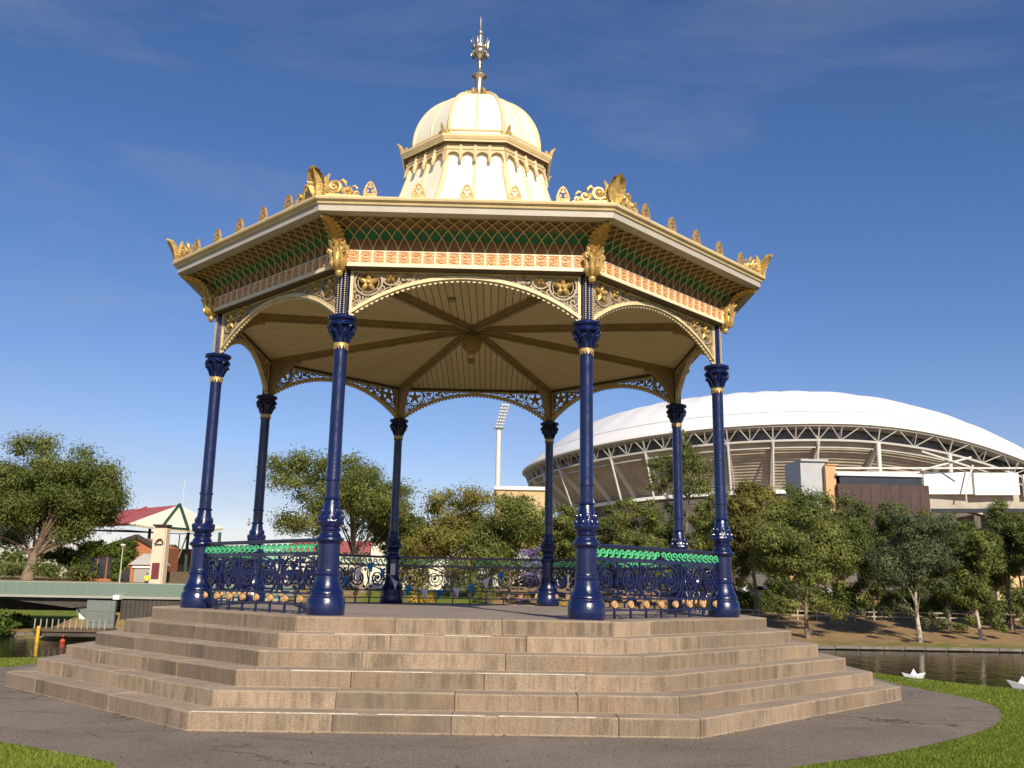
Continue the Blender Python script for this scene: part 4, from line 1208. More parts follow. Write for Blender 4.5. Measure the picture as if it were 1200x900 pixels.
for i, l in enumerate(SL): shrub(l, 882+i*28.5, 99+1.5*math.sin(i*2.3), 48, 36+8*math.sin(i*1.7), 60+i, group=SG, n=240)
shrub('pale green reeds and shrub at the water on the left picture edge', 2, 78, 26, 40, 80, 'leafgreen')
shrub('bright green shrub under the bridge beside the jetty', 26, 82, 20, 18, 81, 'leafgreen')
shrub('yellow-flowered shrub behind the rear left of the balustrade', 494, 84, 26, 26, 82, 'leafyellow', dz=1.6)
shrub('yellow-flowered shrub behind the rear right column', 659, 84, 16, 20, 83, 'leafyellow', dz=1.4)

# far-off belt of trees that closes the view
def belt():
    rng = np.random.default_rng(3); k = 420
    a = rng.uniform(-.75, .75, k); D = rng.uniform(300, 380, k)
    x = CAM.x+D*np.tan(a); y = CAM.y+D
    z = 1+rng.random(k)**1.5*8
    C = np.stack([x, y, z], 1); Rc = rng.uniform(4, 7, k)
    tag(link('distant_wood', leaves('distant_wood', C, Rc, 70, 1.0, M['leafdark'], rng, squash=.8)), kind='stuff')
belt()
def fallen():
    r = np.random.default_rng(8); n = 420
    X = r.uniform(-8, 8, n); Y = r.uniform(-11, -1, n)
    a = np.arctan2(Y, X); ap = np.hypot(X, Y)
    k = (ap > 6.9)&(inside(X, Y, APRON)); X, Y = X[k], Y[k]
    # more of them caught along the lowest step
    m = 140; t = r.uniform(-PI*.95, -.05, m); th = np.mod(t+PI/2+PI/8, PI/4)-PI/8; rad_ = 6.88*C8/np.cos(th)+np.abs(r.normal(0, .05, m))+.02
    X = np.concatenate([X, rad_*np.cos(t+PHI)]); Y = np.concatenate([Y, rad_*np.sin(t+PHI)]); n = len(X)
    s = r.uniform(.008, .02, n); q = r.uniform(0, 2*PI, n); tl = r.normal(0, .006, (n, 4))
    P = np.zeros((n, 4, 3))
    for i, (u, v) in enumerate(((-1.6, 0), (0, -.6), (1.6, 0), (0, .6))):
        P[:, i, 0] = X+s*(u*np.cos(q)-v*np.sin(q)); P[:, i, 1] = Y+s*(u*np.sin(q)+v*np.cos(q)); P[:, i, 2] = .016+np.abs(tl[:, i])
    tag(link('fallen_leaves', fastmesh('fallen_leaves', P.reshape(-1, 3), 4, M['dryleaf'], r.uniform(0, 1, n))), kind='stuff')
fallen()

# ------------------------------------------------------------------ right bank: fence, coping, cars, walls
fx0, fx1 = at(845, 720, 94).x, at(1290, 720, 94).x
fy = CAM.y+94
fe = thing('post_and_rail_fence', 'low pale timber post and rail fence running along the far bank', 'fence', (fx0, fy, ground_z(fx0, fy)))
fz0 = ground_z(fx0, fy)
m_ = MB(); L = fx1-fx0
for h_ in (.42, .86): m_.box((L/2, 0, h_), (L, .06, .13))
m_.build('rail', M['paletimber'], fe, smooth=0)
n = int(L/1.9)
for i in range(n+1):
    q = MB(); q.box((i*L/n, .06, .45), (.14, .14, 1.3)); q.build('post', M['paletimber'], fe, smooth=0)
kx0, kx1 = -80, 90
ky = CAM.y+79.5
kb = MB()
x = kx0; rk = random.Random(5)
while x < kx1:
    l_ = rk.uniform(1.7, 2.2); kb.box((x+l_/2, ky-.1, -3.10+rk.uniform(-.02, .02)), (l_-.06, .5, .22)); x += l_
kb.box(((kx0+kx1)/2, ky+.05, -3.45), (kx1-kx0, .3, .55))
tag(kb.build('lake_edge_wall', M['edging'], smooth=0), 'low concrete block edging between the far bank and the lake', 'wall')

def car(label, px, D, paint, rz, group):
    b = base(px, D); c = thing('parked_car', label, 'car', b, rz, group)
    m_ = MB(); mp = lambda u, v, w: (u, w, v)
    m_.prism([(-2.15, .32), (2.15, .32), (2.2, .62), (2.05, .85), (1.1, .95), (-1.9, 1.0), (-2.15, .85)], -.86, .86, mp)
    m_.prism([(1.15, .94), (.45, 1.42), (-1.25, 1.46), (-1.95, .99)], -.72, .72, mp)
    o = m_.build('body', M[paint], c, smooth=20)
    g = MB()
    for sg in (-1, 1):
        g.prism([(.98, .97), (.42, 1.36), (-.30, 1.38), (-.30, .97)], sg*.725, sg*.735, mp); g.prism([(-.38, .97), (-.38, 1.38), (-1.2, 1.39), (-1.65, 1.0)], sg*.725, sg*.735, mp)
    g.build('window', M['darkglass'], c, smooth=0)
    for x in (-1.35, 1.35):
        for sg in (-1, 1):
            q = MB(); q.lathe([(.1, -.11), (.33, -.1), (.33, .1), (.1, .11)], 16, (x, sg*.8, .33), Matrix.Rotation(PI/2, 3, 'X')); q.build('wheel', M['rubber'], c)
    return c
CG = 'cars parked beyond the far bank'
car('white car parked beyond the bank, nearest the right-hand column', 886, 113, 'carwhite', 0.05, CG)
car('silver car parked beyond the bank, middle of the three cars', 912, 113, 'carsilver', 0.1, CG)
car('white car parked behind the slim pale trunk, rightmost of the three', 962, 113, 'carwhite', -.05, CG)

def slab(m_, px0, px1, py0, py1, D, depth, top_extra=0.):
    a = at(px0, (py0+py1)/2, D); b = at(px1, (py0+py1)/2, D); zt = at((px0+px1)/2, py0, D).z; zb = at((px0+px1)/2, py1, D).z
    m_.box(((a.x+b.x)/2, a.y+depth/2, (zt+zb)/2), (b.x-a.x, depth, zt-zb)); return m_
bw = MB(); slab(bw, 1090, 1300, 672, 704, 122, 6); 
bw = bw.build('wall', M['buff'], smooth=0); bw.name = 'terrace_building'
tag(bw, 'long buff rendered wall of a terrace building behind the right-hand trees', 'building')
q = MB(); slab(q, 1086, 1300, 658, 672, 121.5, 7); q.build('roof_band', M['maroon'], bw, smooth=0)
for i in range(4):
    q = MB(); slab(q, 1112+i*44, 1124+i*44, 680, 703, 121.9, .4); q.build('opening', M['darkglass'], bw, smooth=0)
for px, l in ((984, 'tall apricot rendered pillar between the dark trees'), (928, 'thin apricot rendered pillar just left of the slim pale trunk')):
    q = MB(); slab(q, px-(6 if px > 950 else 4), px+(6 if px > 950 else 4), 652, 700, 118, 1.2); q.box((at(px, 652, 118).x, CAM.y+118.6, at(px, 652, 118).z+.1), (1.7 if px > 950 else 1.2, 1.5, .22))
    tag(q.build('pillar', M['apricot'], smooth=0), l, 'pillar', 'apricot pillars behind the bank trees')

# maroon building with a glass top storey, concrete lift block and apricot pier in front of the stadium
mb_ = MB(); slab(mb_, 984, 1091, 568, 640, 150, 14)
mb_ = mb_.build('maroon_building', M['maroon'], smooth=0); tag(mb_, 'maroon clad building with a dark glass top storey in front of the stadium', 'building')
q = MB(); slab(q, 984, 1080, 558, 568, 150.6, 12); q.build('glass_storey', M['darkglass'], mb_, smooth=0)
q = MB(); slab(q, 981, 1081, 555, 558, 150.2, 13); q.build('roof_edge', M['offwhite'], mb_, smooth=0)
q = MB()
for i in range(9): slab(q, 988+i*11.5, 988.6+i*11.5, 568, 630, 149.93, .1)
q.build('cladding_joint', M['darkmark'], mb_, smooth=0)
q = MB(); slab(q, 940, 969, 540, 640, 152, 8); slab(q, 938.5, 970.5, 538, 540.5, 151.6, 9)
tag(q.build('lift_tower', M['palegrey'], smooth=0), 'grey concrete lift tower beside the maroon building', 'tower')
q = MB(); slab(q, 969.5, 981.5, 545, 640, 151, 3); slab(q, 969, 982, 543.6, 545.2, 150.8, 3.4)
tag(q.build('pier', M['apricot'], smooth=0), 'apricot pier standing between the grey lift tower and the maroon building', 'pier')
cbd = MB(); slab(cbd, 581, 641, 574, 640, 160, 16); cb_ = cbd.build('cream_building', M['buff'], smooth=0); tag(cb_, 'cream flat-roofed building at the foot of the floodlight tower', 'building')
q = MB(); slab(q, 579.5, 642.5, 570, 574, 159.6, 17); q.build('parapet', M['offwhite'], cb_, smooth=0)

# ------------------------------------------------------------------ stadium
SD = 290.; SR = 73.5; RK = SR/90.
sctr = at(890, 686, SD)
stad = thing('stadium', 'huge round sports stadium with a white domed roof on steel trusses', 'stadium', (sctr.x, sctr.y, 0))
def zat(py, r): return at(890, py, SD-r*RK).z
def warp(x, y, z):
    x *= RK; y *= RK
    if x > 0:
        x *= 1.7; z -= 12.0*(x/60)**2*min(1, max(0, z/35))
    else: z -= 4.2*(x/71)**2*min(1, max(0, z/35))
    return (x, y, z)
z_rim = zat(493.5, 90); z_tr = zat(514, 87.5); z_bot = zat(574, 73); z_pod = zat(580, 76)
def ringsurf(prof, n=160, a0=-PI, a1=0, mod=None, mb=None):
    mb = mb or MB(); k = len(prof); vs = []
    full = abs(a1-a0) > 6.2
    for j in range(n+1):
        a = a0+(a1-a0)*j/n
        for i, (r, z) in enumerate(prof):
            dz = mod(a, i) if mod else 0
            vs.append(warp(r*math.cos(a), r*math.sin(a), z+dz))
    return mb.add(vs, [(j*k+i, (j+1)*k+i, (j+1)*k+i+1, j*k+i+1) for j in range(n) for i in range(k-1)])
A0, A1 = -PI-.35, .35
roofp = [(89.6, z_rim-.35), (90.3, z_rim-.2), (90.2, z_rim+.25), (88.6, z_rim+1.2), (85.5, z_rim+3.4), (82, zat(476, 82)), (77, zat(466, 77)), (71, zat(459.5, 71)), (65, zat(457.2, 65)), (58, zat(457.4, 58)), (50, zat(460, 50))]
fold = lambda a, i: (0 if i < 4 else min(1, (i-3)/5)*.28*(abs(math.sin(a*22))-.5))
ringsurf(roofp, 300, A0, A1, fold).build('roof', M['white'], stad, smooth=30)
sm = MB()
for i, (r, z) in enumerate(((85.6, z_rim+3.45),)):
    ringsurf([(r, z), (r-.12, z+.14)], 200, A0, A1, None, sm)
sm.build('roof_seam', M['greysteel'], stad)
ringsurf([(89.6, z_rim-.4), (86, z_rim-1.2), (80, z_rim+1.5)], 160, A0, A1).build('roof_soffit', M['greysteel'], stad)
ringsurf([(84.6, z_rim+1.6), (84.4, z_tr-.3)], 160, A0, A1).build('clerestory', M['clerestory'], stad)
sp_ = []
for i in range(17):
    t = i/16; r = 86.8-(86.8-73.5)*t; z = z_tr-.2-(z_tr-.2-z_bot)*t
    sp_.append((r, z)); 
    if i < 16: sp_.append((r-.15, z-.62*(z_tr-z_bot)/16))
ringsurf(sp_, 160, A0, A1).build('seating_underside', M['stand'], stad, smooth=0)
ringsurf([(73.5, z_bot), (76.5, z_bot), (76.5, z_bot-.9), (74, z_bot-1.0)], 160, A0, A1).build('concourse_edge', M['offwhite'], stad, smooth=20)
ringsurf([(75.5, z_bot-1.0), (75.5, 0)], 160, A0, A1).build('lower_wall', M['lowerwall'], stad)
tr = MB(); NB = 42
pt = lambda a, r, z: warp(r*math.cos(a), r*math.sin(a), z)
for (r, z, w) in ((89.3, z_rim-.5, .42), (87.6, z_tr, .5), (86.4, z_tr-1.6, .3)):
    for j in range(180):
        a, b = A0+(A1-A0)*j/180, A0+(A1-A0)*(j+1)/180; tr.bar(pt(a, r, z), pt(b, r, z), w)
da = 2*PI/NB
j0 = int(math.floor(A0/da)); j1 = int(math.ceil(A1/da))
for j in range(j0, j1):
    a = j*da
    tr.bar(pt(a, 87.6, z_tr), pt(a, 89.3, z_rim-.5), .30); tr.bar(pt(a, 87.6, z_tr), pt(a+da*.25, 89.3, z_rim-.5), .2); tr.bar(pt(a+da*.5, 87.6, z_tr), pt(a+da*.25, 89.3, z_rim-.5), .2); tr.bar(pt(a+da*.5, 87.6, z_tr), pt(a+da*.75, 89.3, z_rim-.5), .2); tr.bar(pt(a+da, 87.6, z_tr), pt(a+da*.75, 89.3, z_rim-.5), .2)
    tr.bar(pt(a+da*.5, 87.7, z_tr), pt(a+da*.5, 89.3, z_rim-.5), .18); tr.bar(pt(a, 87.6, z_tr), pt(a, 84.6, z_rim-1.5), .22); tr.bar(pt(a+da*.5, 85, z_tr), pt(a+da*.5, 89.3, z_rim-.6), .18)
tr.build('ring_truss', M['greysteel'], stad, smooth=0)
for j in range(j0+1, j1):
    a = j*da
    q = MB(); q.bar(pt(a, 87.4, z_tr-.2), pt(a, 75.2, z_bot+.4), .75, 1.0); q.build('raker', M['whitesteel'], stad, smooth=0)
    q = MB()
    q.tube([pt(a, 87.8, z_tr-.1), pt(a, 82.5, z_bot-.5)] if math.sin(a) > -.86 or math.cos(a) < 0 else [pt(a, 87.8, z_tr-.1), pt(a, 87.3, 6)], .27 if math.cos(a) < .05 else .55, 10)
    q.build('strut', M['whitesteel'], stad)
# white cladding band and bracing on the right-hand side
wa0, wa1 = -PI/2+.42, -PI/2+.80
ang = lambda px: -PI/2+math.asin(max(-1, min(1, 0)))
q = MB()
sw = at(1077, 567, 212); se = at(1290, 565, 236)
def qb(px0, px1, D0, D1, py0, py1, th, nm, m, mbx=None):
    p0, p1 = at(px0, py0, D0), at(px1, py0, D1); zb0, zb1 = at(px0, py1, D0).z, at(px1, py1, D1).z
    o = Vector((sctr.x, sctr.y, 0)); n_ = Vector((-(p1-p0).y, (p1-p0).x, 0)).normalized()*th
    P = []
    for (a, za, b, zb_) in ((p0, zb0, p1, zb1),):
        P = [Vector((a.x, a.y, za)), Vector((b.x, b.y, zb_)), Vector((b.x, b.y, zb_))+n_, Vector((a.x, a.y, za))+n_, Vector((a.x, a.y, a.z)), Vector((b.x, b.y, b.z)), Vector((b.x, b.y, b.z))+n_, Vector((a.x, a.y, a.z))+n_]
    mbx = mbx or MB(); mbx.hull8([p-o for p in P]); return mbx.build(nm, m, stad, smooth=0)
qb(1082, 1138, 208, 212, 553.5, 579, .5, 'white_panel', M['offwhite']); qb(1141, 1193, 212, 218, 554, 580, .5, 'white_panel', M['offwhite']); qb(1199, 1290, 219, 230, 556, 582, .5, 'white_panel', M['offwhite'])
qb(1082, 1290, 209.5, 231.5, 579, 601, .5, 'recessed_wall', M['stand'])
qb(1092, 1290, 208.5, 230, 596, 600, .3, 'glass_band', M['darkglass'])
qb(976, 1290, 207, 231, 547.5, 549.5, .6, 'tie_beam', M['whitesteel'])
qb(976, 1078, 207, 208, 552.5, 555.8, .6, 'tie_beam', M['whitesteel'])
for (xa, ya, xb, yb, D) in ((1080, 529, 1136, 547, 206), (1080, 551, 1138, 536, 206.6), (1140, 545, 1131, 577, 209)):
    q = MB(); o = Vector((sctr.x, sctr.y, 0)); q.tube([at(xa, ya, D)-o, at(xb, yb, D)-o], .24, 8); q.build('brace', M['whitesteel'], stad)

# floodlight towers
def floodlight(label, px, py_top, py_head, py_base, D, w, rows=7, cols=3, tilt=.5, group=None):
    b = at(px, py_base, D); zt = at(px, py_head, D).z; h = zt
    o = thing('floodlight_tower', label, 'floodlight tower', (b.x, b.y, 0), 0, group)
    q = MB(); r = w*D/CF/2; q.lathe([(r*1.1, -.5), (r, h*.5), (r*.85, h)], 20); q.build('mast', M['whitesteel'], o)
    hh = at(px, py_top, D).z-zt
    fr = MB(); wd = hh*.30
    mp = lambda u, v, w_: (u*1.0+v*tilt*.42, -.6-w_-v*.18, h-.2+v)
    for u in (-wd/2, wd/2): fr.band([(u, 0), (u, hh)], .16, -.2, .2, mp)
    for i in range(rows+1): fr.band([(-wd/2, hh*i/rows), (wd/2, hh*i/rows)], .12, -.15, .15, mp)
    fr.band([(0, -.4), (0, hh)], .3, -.5, -.15, mp)
    for i in range(2): fr.band([(-wd/2-.4, .1+.4*i), (wd/2+.4, .1+.4*i)], .12, -1, .3, mp)
    fr.build('lamp_frame', M['greysteel'], o, smooth=0)
    for i in range(rows):
        for j in range(cols):
            q = MB(); c = mp(-wd/2+wd*(j+.5)/cols, hh*(i+.5)/rows, .35)
            q.lathe([(.05, -.35), (wd/cols*.25, -.3), (wd/cols*.47, .1), (wd/cols*.47, .16), (.05, .12)], 10, c, Matrix.Rotation(rad(65), 3, 'X')); q.build('lamp', M['lampglass'], o)
FG = 'stadium floodlight towers'
floodlight('tall white floodlight tower with a tilted lamp head, left of the stadium', 582.5, 474, 502, 600, 235, 6.5, 8, 3, .62, FG)
floodlight('small distant floodlight tower left of the rear left opening', 286, 606, 614, 690, 330, 1.5, 3, 2, .1, FG)

# ------------------------------------------------------------------ left bank
g = thing('grandstand', 'grandstand with a faded red roof and a cream triangular roof end', 'grandstand', tuple(at(200, 690, 130).xy)+(0,))
o = Vector(g.location)
def poly(nm, pts, m, th=.3, parent=g, org=o):
    q = MB(); P = [Vector(p)-org for p in pts]; k = len(P); n_ = (P[1]-P[0]).cross(P[2]-P[0]).normalized()
    q.add(list(P)+[p-n_*th for p in P], [tuple(range(k)), tuple(range(2*k-1, k-1, -1))]+[(i, (i+1) % k, (i+1) % k+k, i+k) for i in range(k)])
    return q.build(nm, m, parent, smooth=0)
Ap = at(211, 591.5, 128); Lc = at(150.5, 613.5, 122); Mc = at(190, 619, 120); Nc = at(221, 621.5, 119); Rc_ = at(262, 619, 124)
A2 = at(70, 605, 150); L2 = at(60, 616, 140); R2 = at(215, 625, 160)
poly('roof_end', [Ap, Lc, Mc], M['creamroof']); poly('roof_end', [Ap, Mc, Nc], M['creamroof']); poly('roof_end', [Ap, Nc, Rc_], M['creamroof'])
poly('red_roof', [Ap, A2, L2, Lc], M['redroof'])
up = Vector((0, -.12, .1))
q = MB()
for (a, b) in ((Ap+up, Mc+up), (Ap+up, Nc+up), (Mc.lerp(Ap, .02)+up, Nc.lerp(Ap, .02)+up)): q.bar(a-o, b-o, .32, .2)
q.build('roof_frame', M['darkgreenpaint'], g, smooth=0)
q = MB()
for t in (.25, .5, .75): q.bar(Ap.lerp(A2, t)+Vector((0, 0, .1))-o, Lc.lerp(L2, t)+Vector((0, -.1, .12))-o, .25)
q.build('roof_seam', M['redroof'], g, smooth=0)
q = MB(); q.add([Lc-o-Vector((0, 0, .8)), Nc-o-Vector((0, 0, .5)), Rc_-o-Vector((0, 0, .6)), R2-o, L2-o-Vector((0, 0, .6))], [(0, 1, 2, 3, 4)]); q.build('ceiling', M['darkmark'], g, smooth=0)
for px in (176, 221, 258):
    p_ = at(px, 622 if px != 176 else 617, 123); q = MB(); q.tube([(p_.x-o.x, p_.y-o.y, 0), (p_.x-o.x, p_.y-o.y, p_.z-.2)], .2, 8); q.build('post', M['darkgreenpaint'], g)
q = MB(); q.bar(at(221, 622, 121)-o, at(206, 662, 123)-o, .12); q.build('stay', M['greysteel'], g, smooth=0)
p_ = at(213, 600, 150); q = MB(); q.tube([(p_.x, p_.y, 0), (p_.x, p_.y, at(213, 562, 150).z)], [.12, .05], 8); tag(q.build('flagpole', M['whitesteel']), 'thin white flagpole standing behind the cream roof end', 'flagpole')
# pylon sign
pb = at(184, 685, 106); zt = at(189, 619, 106).z; h = zt-.4
pyl = thing('pylon_sign', 'tall cream pylon with a dark emblem and a maroon panel in front of the grandstand', 'sign', (pb.x, pb.y, .4), -.12)
q = MB(); q.box((0, 0, h/2), (1.55, .9, h)); q.build('shaft', M['pylon'], pyl, smooth=0)
q = MB(); q.box((0, 0, h+.1), (1.3, .9, .28)); q.box((0, 0, h+.3), (1.75, 1.1, .2)); q.build('cap', M['darkmark'], pyl, smooth=0)
q = MB(); q.box((-.12, -.47, at(182, 669, 105.5).z-.4), (.85, .08, 1.75)); q.build('panel', M['sign'], pyl, smooth=0)
q = MB(); q.box((.62, -.47, h/2), (.05, .06, h*.96)); q.build('groove', M['paletimber'], pyl, smooth=0)
em = MB(); mp = lambda u, v, w: (u, -.46-w, v)
em.band([(-.5, h-1.75), (-.2, h-1.5), (.1, h-1.32), (.38, h-1.45), (.45, h-1.75), (.2, h-1.85), (-.1, h-1.8), (-.45, h-1.9)], .16, 0, .06, mp); em.band([(-.35, h-1.45), (0, h-1.2), (.3, h-1.25)], .12, 0, .06, mp)
em.build('emblem', M['darkmark'], pyl, smooth=0)
# ivy-covered brick building
BKD = 113.5
bb = at(138, 690, BKD); bk = thing('brick_building', 'red brick gabled building half covered in ivy below the grandstand roof', 'building', (bb.x, bb.y, .4))
def lx(px, D=113.5): return at(px, 660, D).x-bb.x
def lz(py, D=113.5): return at(138, py, D).z-.4
q = MB(); mp = lambda u, v, w: (u, w, v)
q.prism([(lx(92), 0), (lx(180), 0), (lx(180), lz(640)), (lx(158), lz(629)), (lx(128), lz(640)), (lx(92), lz(640))], 0, 9, mp); q.build('wall', M['brick'], bk, smooth=0)
q = MB(); q.bar((lx(181.5), -.2, lz(640)), (lx(158), -.2, lz(628)), .3, .5); q.bar((lx(158), -.2, lz(628)), (lx(126), -.2, lz(640)), .3, .5); q.build('gable_trim', M['darkmark'], bk, smooth=0)
for i in range(4):
    q = MB(); q.box((lx(98+i*11), -.08, lz(664)), (.9, .2, 2.6)); q.build('window', M['darkglass'], bk, smooth=0)
rng = np.random.default_rng(21); kk = 150
ux = rng.uniform(0, 1, kk); px_ = 93+ux*64
C = np.array([[lx(px)+rng.normal(0, .1), -.3-.3*rng.random(), max(.3, lz(636+44*rng.random()**(1.2 if px < 150 else 3)))] for px in px_])
keep = [i for i in range(kk) if not (any(abs(C[i][0]-lx(98+k*11)) < .42 for k in range(4)) and C[i][2] < lz(650))]
C = C[keep]
link('ivy', leaves('ivy', C, rng.uniform(.45, .8, len(C)), 70, .16, M['ivy'], rng), bk)
# kiosk with roller door
kb_ = at(166, 690, 110); ko = thing('kiosk', 'small kiosk with a grey roller door and dark hipped roof beside the pylon', 'kiosk', (kb_.x, kb_.y, .4))
q = MB(); q.box((0, 2, 1.3), (3.0, 4, 2.6)); q.build('wall', M['brick'], ko, smooth=0)
q = MB(); q.box((.1, -.04, 1.15), (2.2, .1, 2.1)); q.build('roller_door', M['concrete'], ko, smooth=0)
q = MB(); q.box((.1, -.1, 2.35), (2.6, .3, .2)); q.build('lintel', M['offwhite'], ko, smooth=0)
q = MB(); q.box((0, 2, 3.25), (3.4, 4.6, 1.3), top=(.35, .35)); q.build('roof', M['greysteel'], ko, smooth=0)
# tiled house, fence
hb = at(207, 690, 150); hs = thing('tiled_house', 'house with a terracotta tiled roof behind the brown fence', 'house', (hb.x, hb.y, .5))
q = MB(); q.box((0, 3, 1.7), (7, 6, 3.4)); q.build('wall', M['buff'], hs, smooth=0)
q = MB(); q.box((0, 3, 4.5), (8, 7.2, 2.4), top=(.5, .06)); q.build('roof', M['terracotta'], hs, smooth=0)
a, b = at(190, 690, 112), at(300, 690, 112)
q = MB(); x = a.x
while x < b.x:
    q.box((x+.1, a.y, .4+.95), (.19, .05, 1.9+.04*rk.random())); x += .2
tag(q.build('paling_fence', M['timber'], smooth=0), 'brown timber paling fence between the pylon and the left column', 'fence')
# low building with red roof behind the balustrade
rb_ = at(440, 690, 128); lo = thing('low_building', 'long low cream building with a red roof behind the gum trees', 'building', (rb_.x, rb_.y, .4))
x0, x1 = at(330, 690, 128).x-rb_.x, at(520, 690, 128).x-rb_.x; ze = at(440, 648, 128).z-.4; zr = at(440, 634, 131).z-.4
q = MB(); q.box(((x0+x1)/2, 4, ze/2), (x1-x0, 8, ze)); q.build('wall', M['palecream'], lo, smooth=0)
q = MB(); q.hull8([(x0-.5, -.6, ze), (x1+.5, -.6, ze), (x1+.5, 8.6, ze), (x0-.5, 8.6, ze), (x0+1, 3.8, zr), (x1-1, 3.8, zr), (x1-1, 4.2, zr), (x0+1, 4.2, zr)]); q.build('roof', M['redroof'], lo, smooth=0)
q = MB(); gx = at(447, 690, 127).x-rb_.x; q.prism([(gx-1.6, 0), (gx+1.6, 0), (gx+1.6, ze+1.2), (gx, ze+2.6), (gx-1.6, ze+1.2)], -1.2, 3, lambda u, v, w: (u, w, v)); q.build('gable', M['palecream'], lo, smooth=0)
for i in range(6):
    q = MB(); q.box((x0+2+i*3.4, -.05, 1.9), (1.3, .12, 1.5)); q.build('window', M['darkglass'], lo, smooth=0)

# footbridge
BD = 78.
def bx(px, D=BD, py=690): return at(px, py, D).x
zd = .02
br = thing('footbridge', 'modern footbridge with a tinted glass balustrade and faceted support over the lake', 'bridge', (0, CAM.y+BD, 0))
x0, x1 = bx(-140), bx(330)
q = MB(); mp = lambda u, v, w: (u, w, v)
low = [(x1, -.25), (bx(200), -.25), (bx(140), -.45), (bx(85), -.95), (bx(40), -.6), (bx(0), -.3), (bx(-60), -.15), (x0, -.12)]
q.prism([(x0, zd-.12), (x1, zd-.12)]+low, .35, 6.5, mp); q.build('deck', M['darkconcrete'], br, smooth=0)  # deck coloured dark for the shadow on its underside
q = MB(); q.prism([(x0, zd+.03), (x1, zd+.03), (x1, zd-.16), (x0, zd-.16)], -.15, .35, mp); q.build('fascia', M['deck'], br, smooth=0)
n = 26; pw = (x1-x0)/n
for i in range(n):
    q = MB(); q.box((x0+pw*(i+.5), .05, zd+.53), (pw-.015, .025, 1.0)); q.build('glass_panel', M['glass'], br, smooth=0)
q = MB(); q.box(((x0+x1)/2, .05, zd+1.06), (x1-x0, .05, .04)); q.build('handrail', M['greysteel'], br, smooth=0)
q = MB(); q.box(((x0+x1)/2, 6.3, zd+.53), (x1-x0, .03, 1.0)); q.build('rear_glass_panel', M['glass'], br, smooth=0)
for i in range(n+1):
    q = MB(); q.box((x0+pw*i, .10, zd+.5), (.05, .06, 1.06)); q.build('post', M['greysteel'], br, smooth=0)
q = MB(); foot = [(bx(96, BD, 716), WATER-.6), (bx(104, BD, 716), WATER-.6)]
q.hull8([(bx(95, BD, 716), .9, -3.9), (bx(103, BD, 716), .8, -3.9), (bx(103, BD, 716), 4, -3.9), (bx(95, BD, 716), 4, -3.9), (bx(83, BD, 716), .6, -.5), (bx(140, BD, 716), .4, -.30), (bx(140, BD, 716), 6, -.30), (bx(83, BD, 716), 6, -.5)]); q.build('faceted_support', M['tile'], br, smooth=0)
q = MB(); bz = lambda px, py: at(px, py, BD).z
q.add([(bx(84.5, BD, 716), .1, bz(84.5, 705)), (bx(100.5, BD, 716), .35, bz(100.5, 727)), (bx(97, BD, 716), .4, bz(97, 738)), (bx(93, BD, 716), .45, bz(93, 733)), (bx(86, BD, 716), .8, bz(86, 712))], [(0, 1, 2, 3, 4)])
q.add([(bx(104, BD, 716), .05, bz(104, 712)), (bx(106.5, BD, 716), .02, bz(106.5, 731)), (bx(100, BD, 716), .25, bz(100, 738))], [(0, 1, 2)]); q.build('white_blade', M['offwhite'], br, smooth=0)
q = MB()
for i in range(8):
    xa, xb = bx(105+i*4.8, BD, 716), bx(105+(i+1)*4.8-.3, BD, 716)
    for j in range(4): q.box(((xa+xb)/2, -.5-.9*math.sin(i/8*PI*.6), -.30-.86*j-.41), (xb-xa, .3, .84))
q.build('panelled_wall', M['tile'], br, smooth=0)
q = MB(); q.box(((bx(142, BD, 716)+bx(330, BD, 716))/2, .3, -2.0), (bx(330, BD, 716)-bx(142, BD, 716), .5, 3.5))
x = bx(142, BD, 716)
while x < bx(330, BD, 716): q.box((x, 0, -2.0), (.10, .16, 3.45)); x += .34
q.build('ribbed_retaining_wall', M['darkconcrete'], br, smooth=0)
q = MB(); q.box(((x0+bx(96))/2, 7.2, -.75), (bx(96)-x0, .5, 1.3)); q.build('underdeck_shade_wall', M['darkconcrete'], br, smooth=0)  # dark wall put in as the shade below the deck
q = MB(); q.box((bx(141), -.3, zd-.05), (.5, .8, .35)); q.build('end_bracket', M['offwhite'], br, smooth=0)
# jetty
JD = 74.
jx0, jx1 = bx(39, JD, 738), bx(126, JD, 738); zj = at(80, 738.5, JD).z
jt = thing('jetty', 'small floating jetty with pale posts in front of the bridge support', 'jetty', (0, CAM.y+JD, 0))
q = MB(); q.box(((jx0+jx1)/2, .8, zj), (jx1-jx0, 2.2, .22)); q.build('deck', M['timber'], jt, smooth=0)
for i in range(13):
    q = MB(); q.tube([(jx0+.15+(jx1-jx0-.3)*i/12, -.2, zj), (jx0+.15+(jx1-jx0-.3)*i/12, -.2, zj+.82)], .045, 6); q.build('post', M['paletimber'], jt)
q = MB(); q.box(((jx0+jx1)/2, .8, zj-.28), (jx1-jx0-.2, 1.9, .34)); q.build('float', M['darkconcrete'], jt, smooth=0)
q = MB(); p_ = at(44.5, 742, 73.2); q.lathe([(.13, WATER-1), (.13, zj+.15), (.15, zj+.16), (.12, zj+.28), (.02, zj+.34)], 14, (p_.x, p_.y, 0)); tag(q.build('mooring_pile', M['yellow']), 'yellow mooring pile at the left end of the jetty', 'pile')
q = MB(); p_ = at(74, 745, 72.6); q.ball((p_.x, p_.y, WATER+.1), (.2, .2, .2), 14, 9); q.lathe([(.05, .25), (.05, .42)], 8, (p_.x, p_.y, WATER+.18)); tag(q.build('buoy', M['buoyred']), 'red mooring buoy floating in front of the jetty', 'buoy')
